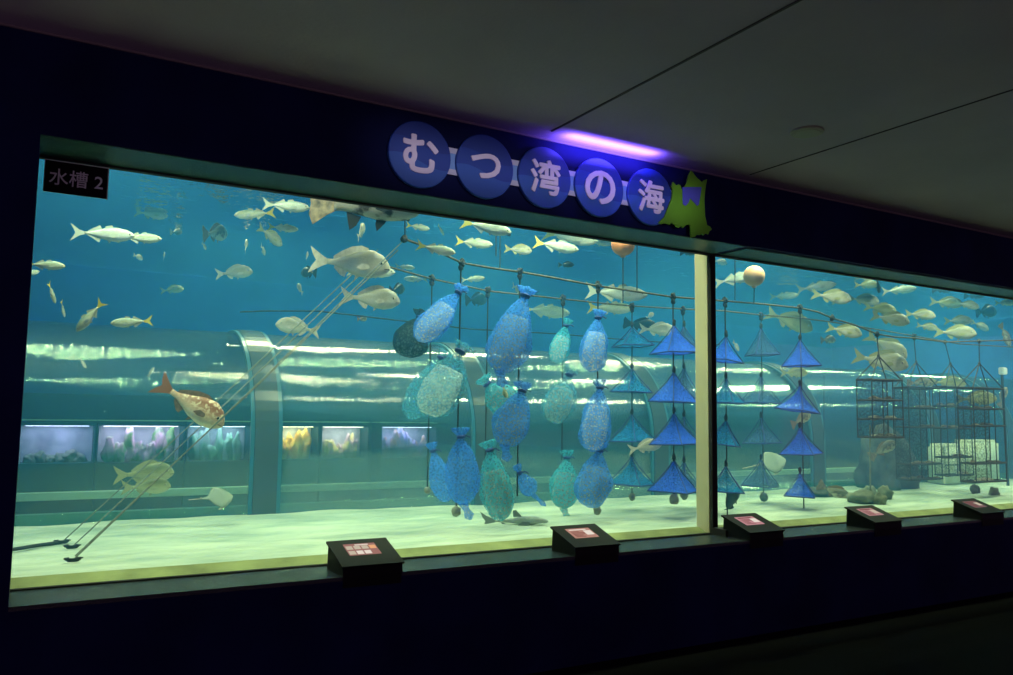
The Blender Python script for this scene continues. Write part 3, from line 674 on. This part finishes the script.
cage(914, 338, 897, 936, (388, 408, 427, 464, 479), YB, 'second netting frame from the left, with long open lower tiers', 2)
cage(945, 342, 936, 966, (387, 406, 428, 457, 475), YB+.1, 'third netting frame from the left, in front of the pale cabinets', 3)
cage(979, 341, 961, 999, (388, 409, 426, 463, 481), YA, 'netting frame nearest the right edge, yellow fish behind it', 4)

# stones
def stone(px, py, rx, rz, Y, lab, m, seed):
    K = at(px, py, Y); k = depth(K)/FPX; bm = bmesh.new(); zc = max(K.z, ZSAND+rz*k*.55); blob(bm, (K.x, Y, zc), (rx*k, rx*k*.8, rz*k), seed, .4)
    tag(obj('stone', bm, m, None, True), lab, 'stone')
YS = 1.25
stone(862, 505, 15, 8, YS, 'flat dark green stone at the foot of the pale rod', M['stone'], 1)
stone(884, 496, 9, 8, YS+.15, 'rounded stone to the right of the pale rod', M['stone'], 2)
stone(869, 492, 8, 6, YS+.45, 'small stone behind the pale rod', M['stone'], 3)
stone(880, 509, 8, 7, YS-.15, 'smaller stone just right of the flat one, above the fourth screen box', M['stone'], 8)
stone(818, 502, 18, 6, 1.9, 'low dark slab stone lying under the rightmost pyramid nets', M['darkstone'], 4)
stone(975, 490, 5, 5, 1.4, 'dark round stone below the netting frame nearest the right', M['darkstone'], 5)
stone(994, 496, 6, 6, 1.1, 'grey-green upright stone at the lower right corner of the tank', M['stone'], 6)
K = at(870, 494, YS); t = thing('pale_rod', 'thin pale upright rod standing among the stones', 'rod', Vector((K.x, YS, ZSAND)))
wobj('rod', tube(bmesh.new(), [Vector((K.x, YS, ZSAND-.02)), at(870, 425, YS)], .010), M['palerope'], t)

# ------------------------------------------------------------------ fish (unit length, nose at +X)
def interp(tab, x):
    for (a, p), (b, q) in zip(tab, tab[1:]):
        if a <= x <= b:
            f = (x-a)/(b-a); f = f*f*(3-2*f)*.4 + f*.6; return p+(q-p)*f
    return tab[-1][1]
def body_bm(top, bot, wid, bend=0):
    bm = bmesh.new(); rings = []; n = 16; m = 30
    for i in range(m+1):
        u = (i/m)**1.25; x = .5 - .78*u; ht, hb, w = interp(top, u), interp(bot, u), interp(wid, u); ring = []
        for k in range(n):
            a = 2*PI*k/n; c, s = math.cos(a), math.sin(a); z = (ht if s > 0 else hb)*abs(s)**.9*(1 if s > 0 else -1)
            ring.append(bm.verts.new((x, w*c, z)))
        rings.append(ring)
    for a, b in zip(rings, rings[1:]):
        for k in range(n): bm.faces.new((a[k], a[(k+1) % n], b[(k+1) % n], b[k]))
    bm.faces.new(rings[0]); bm.faces.new(rings[-1][::-1])
    return bm
def fin_bm(poly, th=.007):
    bm = bmesh.new(); prism_xz(bm, poly, -th/2, th/2); return bm
def curve_pts(poly, k=2):
    "closed outline rounded by corner cutting"
    for _ in range(k):
        q = []
        for a, b in zip(poly, poly[1:]+poly[:1]):
            q += [(a[0]*.75+b[0]*.25, a[1]*.75+b[1]*.25), (a[0]*.25+b[0]*.75, a[1]*.25+b[1]*.75)]
        poly = q
    return poly
MESH = {}
def fish_kind(kind, top, bot, wid, tail, dors, anal, eye, mats, pect=(.24, -.02, .16), pelvic=None, bend=0):
    parts = []
    def keep(name, bm, m, smooth=False):
        me = bpy.data.meshes.new(kind+'_'+name); bmesh.ops.recalc_face_normals(bm, faces=bm.faces[:])
        if smooth:
            for f in bm.faces: f.smooth = True
        bm.to_mesh(me); bm.free()
        for q in (m if isinstance(m, tuple) else (m,)): me.materials.append(q)
        parts.append((name, me))
    sk, fn, tf = mats
    keep('body', body_bm(top, bot, wid), sk, True)
    keep('tail_fin', fin_bm(tail), tf)
    for d in dors: keep('dorsal_fin', fin_bm(d), fn)
    if anal: keep('anal_fin', fin_bm(anal), fn)
    if pelvic: keep('pelvic_fin', fin_bm(pelvic, .012), fn)
    px, pz, pl_ = pect
    for s in (1, -1):
        w = interp(wid, ((.5-px)/.78))
        bm = bmesh.new(); pts = [(0, 0), (-.02, .025), (-pl_*.6, .03), (-pl_, -.03), (-pl_*.55, -.05), (-.01, -.025)]
        vs = [bm.verts.new((px+a, s*(w*.97 - a*.16), pz+c)) for a, c in pts]; v2 = [bm.verts.new((px+a, s*(w*.97 - a*.16)+.004, pz+c)) for a, c in pts]
        bm.faces.new(vs); bm.faces.new(v2[::-1])
        for i in range(6): bm.faces.new((vs[i], v2[i], v2[(i+1) % 6], vs[(i+1) % 6]))
        keep('pectoral_fin', bm, fn)
        if s == 1:
            bm = bmesh.new(); tube(bm, [Vector((.502-.075*abs(k)/4, interp(wid, .075*abs(k)/4/.78)*1.0*(1 if k > 0 else -1 if k < 0 else 0), -.012-.012*abs(k)/4)) for k in range(-4, 5)], .0035, 5)
            keep('mouth', bm, M['pupil'])
        ex, ez, er = eye; we = interp(wid, (.5-ex)/.78)*.86; bm = bmesh.new()
        g = bmesh.ops.create_uvsphere(bm, u_segments=12, v_segments=8, radius=er)['verts']
        for v in g: v.co = Vector((v.co.x, v.co.y*.5, v.co.z))
        for f in bm.faces: f.material_index = 1 if (f.calc_center_median().xz.length < er*.62) else 0
        for v in g: v.co += Vector((ex, s*we, ez))
        keep('eye', bm, (M['eyew'], M['pupil']), True)
    MESH[kind] = parts
finY = basic('yellow_fin', (.58, .50, .08), .6); finS = basic('silver_fin', (.42, .46, .36), .6); finB = basic('brown_fin', (.20, .13, .07), .6, var=.4, scale=20)
finD = basic('dark_fin', (.010, .014, .014), .7); finO = basic('olive_fin', (.36, .36, .16), .6); finP = basic('pale_fin', (.58, .53, .42), .6, var=.2, scale=18)
fork = [(-.26, .026), (-.33, .06), (-.5, .17), (-.46, .07), (-.415, 0), (-.46, -.07), (-.5, -.17), (-.33, -.06), (-.26, -.026)]
lun = [(-.27, .022), (-.36, .05), (-.5, .16), (-.44, .04), (-.42, 0), (-.44, -.04), (-.5, -.15), (-.36, -.05), (-.27, -.022)]
fan = [(-.25, .05), (-.34, .10), (-.46, .19), (-.495, .10), (-.48, 0), (-.495, -.10), (-.46, -.19), (-.34, -.10), (-.25, -.05)]
JT = [(0, .012), (.06, .058), (.18, .100), (.38, .125), (.6, .102), (.82, .046), (.93, .022), (1, .024)]
JB = [(0, .012), (.06, .052), (.18, .098), (.38, .128), (.6, .100), (.82, .045), (.93, .022), (1, .024)]
JW = [(0, .010), (.08, .035), (.25, .058), (.5, .055), (.75, .028), (.92, .012), (1, .010)]
d1 = [(.20, .07), (.14, .160), (.04, .135), (.02, .07)]; d2 = [(.0, .07), (-.05, .15), (-.16, .085), (-.24, .035), (-.20, .0)]; an = [(-.02, -.07), (-.06, -.15), (-.16, -.08), (-.24, -.035), (-.18, .0)]
fish_kind('jack', JT, JB, JW, lun, [d1, d2], an, (.42, .018, .019), (skin('jack_skin', (.13, .22, .14), (.46, .50, .34), (.72, .73, .60)), finS, finY), pelvic=[(.16, -.08), (.10, -.155), (.06, -.09)])
fish_kind('silverjack', JT, JB, JW, lun, [d1, d2], an, (.42, .018, .019), (skin('silver_skin', (.22, .30, .24), (.50, .54, .44), (.74, .75, .66)), finS, finS), pelvic=[(.16, -.08), (.10, -.155), (.06, -.09)])
BT = [(0, .02), (.05, .088), (.14, .160), (.3, .208), (.5, .180), (.72, .098), (.9, .038), (1, .036)]
BB = [(0, .02), (.05, .064), (.16, .122), (.34, .155), (.55, .136), (.75, .078), (.9, .036), (1, .034)]
BW = [(0, .015), (.08, .045), (.28, .075), (.5, .065), (.75, .034), (.92, .014), (1, .012)]
bd = [(.24, .12), (.21, .225), (.12, .25), (.0, .222), (-.12, .150), (-.21, .075), (-.20, .0)]; ba = [(-.02, -.07), (-.05, -.168), (-.10, -.155), (-.19, -.068), (-.18, 0)]; bp_ = [(.17, -.10), (.07, -.20), (.08, -.11)]
fish_kind('bream', BT, BB, BW, fork, [bd], ba, (.385, .045, .024), (skin('bream_skin', (.24, .24, .14), (.44, .41, .29), (.64, .60, .48)), finO, finO), pelvic=bp_)
fish_kind('palebream', BT, BB, BW, fork, [bd], ba, (.385, .045, .024), (skin('pale_bream_skin', (.30, .28, .20), (.48, .44, .33), (.68, .65, .54)), finP, finP), pelvic=bp_)
fish_kind('olivebream', BT, BB, BW, fork, [bd], ba, (.385, .045, .024), (skin('olive_bream_skin', (.13, .15, .05), (.34, .34, .13), (.55, .53, .30)), finO, finO), pelvic=bp_)
fish_kind('redbream', BT, BB, BW, fork, [[(x, z*(.90 if z > .1 else 1)) for x, z in bd]], ba, (.385, .045, .026), (skin('red_bream_skin', (.34, .14, .06), (.66, .42, .24), (.82, .72, .52), (.85, .66, .42), 34), finB, basic('red_brown_tail', (.30, .12, .05), .6)), pelvic=bp_)
fish_kind('darkfish', BT, BB, BW, fan, [bd], ba, (.385, .045, .024), (skin('dark_skin', (.006, .012, .013), (.015, .022, .02), (.04, .05, .04)), finD, finD), pelvic=bp_)
fish_kind('brownfish', BT, BB, BW, fan, [bd], ba, (.385, .045, .024), (skin('brown_skin', (.12, .10, .05), (.30, .25, .13), (.5, .45, .3), (.10, .08, .04), 18), finB, finB), pelvic=bp_)
GB = [(0, .03), (.08, .08), (.22, .12), (.45, .13), (.7, .09), (.9, .055), (1, .055)]
fish_kind('grouper', GB, GB, [(0, .03), (.1, .07), (.3, .09), (.6, .07), (.9, .03), (1, .025)], fan, [bd], [(-.04, -.10), (-.08, -.18), (-.14, -.225), (-.155, -.15), (-.17, -.06)], (.40, .05, .02), (skin('grouper_skin', (.08, .06, .04), (.26, .22, .15), (.52, .47, .36), (.06, .045, .03), 10), finD, basic('banded_tail', (.26, .19, .11), .6, var=.85, scale=13)), pelvic=[(.20, -.09), (.17, -.15), (.10, -.225), (.085, -.16), (.10, -.10)])
ST = [(0, .012), (.08, .04), (.25, .07), (.45, .07), (.7, .04), (.9, .02), (1, .018)]; SB = [(0, .01), (.1, .03), (.3, .05), (.5, .045), (.8, .022), (1, .016)]
fish_kind('shark', ST, SB, [(0, .02), (.1, .06), (.3, .08), (.5, .06), (.8, .02), (1, .012)], [(-.26, .02), (-.4, .07), (-.5, .14), (-.46, .05), (-.42, .0), (-.44, -.05), (-.34, -.03), (-.26, -.018)], [[(.12, .06), (.03, .16), (-.02, .15), (-.01, .06)], [(-.14, .035), (-.18, .075), (-.21, .07), (-.20, .025)]], [(-.12, -.03), (-.17, -.06), (-.19, -.02)], (.42, .02, .010), (skin('shark_skin', (.16, .19, .16), (.34, .38, .31), (.7, .74, .6)), basic('shark_fin', (.18, .21, .18), .6), basic('shark_tail', (.18, .21, .18), .6)), pect=(.24, -.03, .2))
fish_kind('ray', [(0, .01), (.1, .03), (.3, .06), (.5, .05), (.8, .015), (1, .008)], [(0, .01), (.1, .02), (.3, .03), (.5, .03), (.8, .012), (1, .008)], [(0, .04), (.12, .18), (.3, .30), (.45, .33), (.6, .22), (.72, .05), (.9, .02), (1, .012)], [(-.26, .01), (-.5, .012), (-.5, -.004), (-.26, -.01)], [[(-.2, .01), (-.24, .05), (-.26, .01)]], None, (.36, .05, .016), (skin('ray_skin', (.10, .13, .09), (.18, .22, .15), (.34, .38, .28)), finP, finP))
PRE = {'jack': 'jack_fish', 'silverjack': 'jack_fish', 'bream': 'sea_bream', 'palebream': 'sea_bream', 'olivebream': 'sea_bream', 'redbream': 'sea_bream', 'darkfish': 'rock_fish', 'brownfish': 'rock_fish', 'grouper': 'grouper', 'shark': 'shark', 'ray': 'ray'}
def fish(kind, px, py, length, ang, Y, label, yaw=0, group='fish swimming in the tank', roll=0):
    K = at(px, py, Y); v = (K-CAM).normalized(); R = (_R - v*_R.dot(v)).normalized(); U = v.cross(R); U = -U if U.z < 0 else U
    a, yw = math.radians(ang), math.radians(yaw); h = R*math.cos(a) + U*math.sin(a); f = (h*math.cos(yw) + v*math.sin(yw)).normalized()
    up = Vector((0, 0, 1)) if abs(f.z) < .9 else (-R if math.sin(a)*1 > 0 else R)*1.0
    if abs(f.z) >= .9: up = R if math.cos(a) <= 0 else -R
    up = (up - f*up.dot(f)).normalized(); up = Matrix.Rotation(math.radians(roll), 3, f) @ up; side = up.cross(f); s = length*depth(K)/FPX
    o = thing(PRE[kind], label, 'shark' if kind == 'shark' else 'ray' if kind == 'ray' else 'fish', K, group)
    o.matrix_world = Matrix(((f.x*s, side.x*s, up.x*s, K.x), (f.y*s, side.y*s, up.y*s, K.y), (f.z*s, side.z*s, up.z*s, K.z), (0, 0, 0, 1)))
    for nm, me in MESH[kind]:
        c = bpy.data.objects.new(nm, me); C.objects.link(c); c.parent = o
FISH = [
 # left part of the first window
 ('silverjack', 103, 234, 58, -4, 1.2, 'silver fish at upper left with its tail raised, overlapping another ahead'),
 ('jack', 140, 238, 40, -3, 1.25, 'yellowish fish nosing ahead of the silver one at upper left'),
 ('jack', 45, 265, 36, -4, 1.0, 'yellow-green fish at the left edge of the glass'),
 ('jack', 31, 273, 20, 10, 1.3, 'small fish cut off by the left edge, just under another', 40),
 ('jack', 52, 293, 24, -75, .9, 'small fish diving nose down near the left edge, yellow tail up', 25),
 ('jack', 63, 309, 19, -80, 1.4, 'smallest fish diving nose down right of its twin near the left edge', 25),
 ('jack', 90, 316, 39, 231, 1.0, 'pale fish swimming down to the left with its yellow tail raised'),
 ('jack', 132, 322, 39, 184, 1.2, 'greenish fish heading left with a bright yellow tail, above the left light streak'),
 ('darkfish', 117, 190, 24, -6, 3.2, 'dark fish close to the lower right of the black number plate', 40),
 ('darkfish', 84, 206, 22, -4, 4.2, 'dim fish just under the black number plate', 50),
 ('darkfish', 101, 219, 18, -8, 4.6, 'faint dim fish below the number plate, above the silver tail', 45),
 ('bream', 151, 214, 31, -8, 3.6, 'dim brownish fish heading right, alone right of the number plate'),
 ('darkfish', 176, 232, 20, 0, 4.2, 'small dark oval fish left of the brown blunt one', 55),
 ('brownfish', 215, 234, 46, 0, 3.2, 'blunt brown fish seen from behind at upper left', 60),
 ('palebream', 138, 257, 15, -30, 3.8, 'tiny pale fish, left of two below the silver pair', 50),
 ('palebream', 164, 256, 12, 80, 3.8, 'tiny pale fish, right of two below the silver pair', 50),
 ('palebream', 204, 246, 12, -60, 3.0, 'tiny pale fish under the blunt brown one', 50),
 ('palebream', 174, 178, 22, 0, 3.0, 'pale fish seen nearly head-on at the top edge of the glass', 60),
 ('palebream', 234, 273, 36, 4, 3.4, 'dim lilac fish heading right above the far rope end'),
 ('olivebream', 172, 290, 22, 5, 4.4, 'faint yellowish fish in the blue water left of the far rope'),
 ('jack', 255, 214, 40, 184, 1.6, 'greenish fish heading left under the top edge, beside one heading right'),
 ('silverjack', 286, 206, 46, -5, 1.3, 'bright fish heading right just below the top edge left of the banded tail'),
 ('jack', 283, 228, 30, -6, 1.8, 'olive fish under the bright one near the top edge'),
 ('bream', 270, 236, 34, -40, 3.0, 'dim fish behind the olive one, pointing down', 30),
 ('palebream', 246, 246, 20, 80, 4.0, 'thin fish shape standing in for a pale upright reflection in the far blue water, left of two', 55),  # this one and the next are added in place of pale reflections
 ('palebream', 263, 250, 18, -70, 4.0, 'thin fish shape standing in for a pale upright reflection in the far blue water, right of two', 55),
 ('palebream', 350, 264, 80, -7, 1.3, 'largest pinkish silver fish, its head by the slanting ropes'),
 ('silverjack', 371, 271, 48, -4, 1.5, 'pale fish half hidden behind the head of the largest pinkish one'),
 ('palebream', 370, 299, 60, -6, 1.3, 'bright white fish below the largest pinkish one'),
 ('darkfish', 309, 273, 30, 180, 3.0, 'dark fish seen from behind under the tail of the largest pinkish one', 60),
 ('darkfish', 397, 290, 30, 10, 2.4, 'dark fish seen from behind at right of the bright white one', 60),
 ('palebream', 300, 289, 17, 120, 3.2, 'small pale fish left of the bright white one', 50),
 ('palebream', 307, 256, 14, 75, 3.0, 'tiny pale sliver of a fish by the tail of the largest pinkish one', 60),
 ('palebream', 298, 328, 44, 170, 2.0, 'pale fish heading left behind the slanting ropes, above the dark rib'),
 ('brownfish', 362, 319, 15, 0, 2.6, 'small purple-brown fish hanging under the far rope', 50),
 ('grouper', 366, 206, 112, -3, 1.0, 'big brown fish cut off by the top edge, with a pale banded fan tail'),
 ('palebream', 361, 232, 30, 60, 2.2, 'pale fish seen head-on under the big brown one', 62),
 ('redbream', 190, 404, 78, -35, 1.35, 'large reddish brown fish heading down to the right'),
 ('silverjack', 83, 363, 13, -60, 1.9, 'tiny pale curved fish left of the left light streak', 20),
 ('silverjack', 151, 372, 11, 60, 1.9, 'tiny white sliver of a fish above the red one tail'),
 ('olivebream', 144, 474, 56, 3, 2.3, 'hazy olive fish near the slanting ropes low on the left, upper of two'),
 ('olivebream', 146, 487, 46, 2, 2.2, 'hazy olive fish near the slanting ropes low on the left, lower of two'),
 ('ray', 211, 498, 44, 5, 2.1, 'pale ray with spread fins low on the left, just above the sand', 20, 40),
 # middle top
 ('jack', 418, 227, 24, -10, 1.5, 'olive fish just right of the fin of the big brown one'),
 ('jack', 441, 230, 14, -60, 1.9, 'small fish pointing down at the top, right of the olive one', 30),
 ('jack', 436, 249, 40, -12, .9, 'yellow-tailed fish close above the left end of the front rope'),
 ('silverjack', 405, 267, 20, -6, 2.2, 'slim white fish between the two horizontal ropes, upper of two'),
 ('silverjack', 416, 279, 24, 178, 2.2, 'slim white fish below the rear rope, heading left'),
 ('jack', 486, 227, 52, -12, .9, 'olive fish at the top edge, ahead of a dark fin'),
 ('jack', 474, 243, 38, -6, 1.4, 'olive fish under the one by the dark fin'),
 ('darkfish', 505, 229, 20, -50, 1.7, 'small dark fish against the top edge', 30),
 ('bream', 518, 250, 28, -6, 1.5, 'brownish deep fish right of the two thin lines'),
 ('jack', 556, 246, 46, -10, 1.1, 'yellow-tailed fish heading right in the upper middle'),
 ('jack', 570, 237, 56, -9, 1.5, 'olive fish touching the top edge left of the orange float'),
 ('jack', 596, 240, 40, -8, 1.8, 'olive fish touching the top edge just left of the orange float'),
 ('darkfish', 566, 265, 16, 0, 2.0, 'small dark fish below the yellow-tailed ones in the upper middle'),
 ('silverjack', 473, 279, 24, 5, 2.6, 'small pale fish between the ropes above the large long bag'),
 ('palebream', 517, 289, 22, -40, 2.2, 'pale fish seen head-on at the top of the large long bag', 58),
 ('darkfish', 476, 300, 34, 0, 3.2, 'dim dark fish behind the rear rope, left of the large long bag', 50),
 ('silverjack', 616, 293, 62, -4, 1.3, 'large silver fish behind the plump bag column, under the orange float'),
 ('jack', 610, 308, 46, -2, 1.9, 'yellow-tailed fish right below the large silver one'),
 ('jack', 545, 311, 50, -6, 3.2, 'hazy greenish fish between the two rows of bags in the middle'),
 ('darkfish', 640, 325, 34, -8, 2.4, 'dim grey fish above the hazy teal pyramid nets'),
 ('palebream', 657, 330, 36, -4, 2.2, 'pale grey fish behind the top of the vivid blue pyramid nets'),
 ('palebream', 650, 316, 14, 30, 2.6, 'tiny pale fish above the pale grey one', 50),
 ('olivebream', 505, 392, 13, -70, 1.35, 'tiny orange-brown fish inside the ring of blue bags'),
 ('palebream', 645, 447, 34, 10, 1.35, 'pale fish arching between the hazy teal pyramid nets'),
 ('shark', 514, 521, 68, 0, 1.25, 'slender grey shark resting on the sand under the bags'),
 ('darkfish', 688, 253, 16, 0, 1.8, 'small dark fish at the top left of the cream post'),
 ('darkfish', 405, 213, 20, -65, 1.2, 'dark fin-like fish at the top edge left of the front rope end', 20),
 # right window
 ('silverjack', 735, 279, 42, 12, 1.3, 'silver fish right of the cream post with its nose behind the peach float'),
 ('palebream', 720, 262, 18, -10, 2.2, 'small dim fish at the top by the cream post', 40),
 ('silverjack', 816, 287, 38, 9, 1.6, 'white fish heading right at the top of the right window'),
 ('bream', 831, 297, 38, -10, 1.3, 'pinkish deep fish under the white one at top right'),
 ('silverjack', 784, 296, 28, 4, 3.4, 'hazy pale fish right of the peach float'),
 ('olivebream', 789, 321, 48, -22, 2.4, 'hazy olive fish behind the rightmost pyramid line'),
 ('palebream', 736, 346, 15, -60, 2.2, 'tiny yellowish fish by the first pyramid net right of the post', 40),
 ('darkfish', 817, 271, 26, 0, 3.6, 'dim fish at the top edge above the white one'),
 ('bream', 863, 300, 30, -8, 1.8, 'grey-brown fish heading right in the upper right shoal, left of the olive one'),
 ('olivebream', 880, 309, 30, -10, 1.5, 'olive-backed fish in the middle of the upper right shoal'),
 ('bream', 890, 319, 36, -12, 1.2, 'pale deep fish just under the olive-backed one'),
 ('olivebream', 866, 285, 22, 0, 2.4, 'olive fish beside a dark one at the top edge'),
 ('darkfish', 878, 285, 24, -80, 1.6, 'black fish hanging down from the top edge in the right window', 50),
 ('silverjack', 899, 290, 32, 6, 2.2, 'silvery fish right of the black one at the top edge'),
 ('bream', 920, 315, 28, -6, 1.5, 'tan fish heading right, above a smaller one, in the upper right'),
 ('bream', 927, 327, 20, -12, 1.8, 'smaller tan fish under the other tan one'),
 ('olivebream', 946, 303, 30, -6, 1.9, 'yellowish olive fish at the top edge near the right'),
 ('bream', 967, 305, 22, -14, 1.6, 'pale fish just right of the yellowish olive one'),
 ('bream', 958, 321, 26, 0, 1.8, 'pale grey fish above the broad pale one at the right', 15),
 ('bream', 955, 333, 38, -4, 1.3, 'broad pale fish just above the ropes at the right'),
 ('silverjack', 922, 289, 22, 0, 2.8, 'small hazy fish at the top edge between the black one and the yellowish one'),
 ('bream', 955, 294, 30, 10, 3.2, 'dim grey fish at the top edge behind the yellowish olive one'),
 ('darkfish', 986, 312, 34, 0, 2.2, 'black round fish seen from behind near the right edge', 58),
 ('darkfish', 942, 290, 18, 0, 2.2, 'dark fish at the top edge left of the dim grey one'),
 ('darkfish', 974, 296, 18, 0, 2.2, 'dark fish at the top edge, nearest the right corner'),
 ('bream', 980, 326, 20, -30, 2.6, 'dim pale fish under the black round one', 30),
 ('olivebream', 1005, 303, 18, 0, 1.8, 'olive fish at the top right corner'),
 ('brownfish', 1005, 335, 26, -70, 1.8, 'brown fish hanging nose down at the right edge', 20),
 ('bream', 844, 331, 34, -14, 1.3, 'pale tan fish heading right beside the last pyramid line'),
 ('bream', 886, 346, 44, -32, 1.6, 'pale fish slanting down above the leftmost netting frame'),
 ('bream', 880, 361, 52, -12, 1.3, 'large fish across the cords of the leftmost netting frame'),
 ('brownfish', 828, 340, 22, 0, 2.5, 'brown fish shape standing in for a dim round float, left of the pale tan fish', 50),  # fish shape used in place of a hazy round float
 ('olivebream', 948, 383, 32, -4, 2.0, 'yellow-brown fish behind the cords of the third netting frame'),
 ('olivebream', 976, 399, 36, 0, 1.6, 'yellowish fish in the top of the netting frame nearest the right'),
 ('brownfish', 920, 383, 24, 0, 2.2, 'reddish brown fish on the second netting frame'),
 ('olivebream', 794, 373, 26, 0, 2.2, 'hazy tan fish behind the rightmost pyramid nets'),
 ('brownfish', 801, 420, 28, 30, 1.7, 'brown fish under the second net of the rightmost pyramids', 40),
 ('darkfish', 731, 502, 38, 60, 1.35, 'dark speckled fish tipping up from the sand right of the cream post', 20),
 ('ray', 764, 464, 44, 12, 2.3, 'pale ray gliding behind the grey-blue pyramid nets', 15, 45),
 ('brownfish', 834, 492, 34, -28, 1.7, 'mottled brown fish resting on the dark slab stone'),
 ('brownfish', 883, 450, 30, 30, 1.9, 'thin pale-backed brown fish over the dark rock mound'),
 ('brownfish', 1003, 397, 22, 70, 2.0, 'brown fish nose up at the right edge below the white marker', 20),
]
for t in FISH:
    k, px, py, ln, ang, Y, lab = t[:7]; fish(k, px, py, ln, ang, Y, lab, t[7] if len(t) > 7 else 0, roll=t[8] if len(t) > 8 else 0)
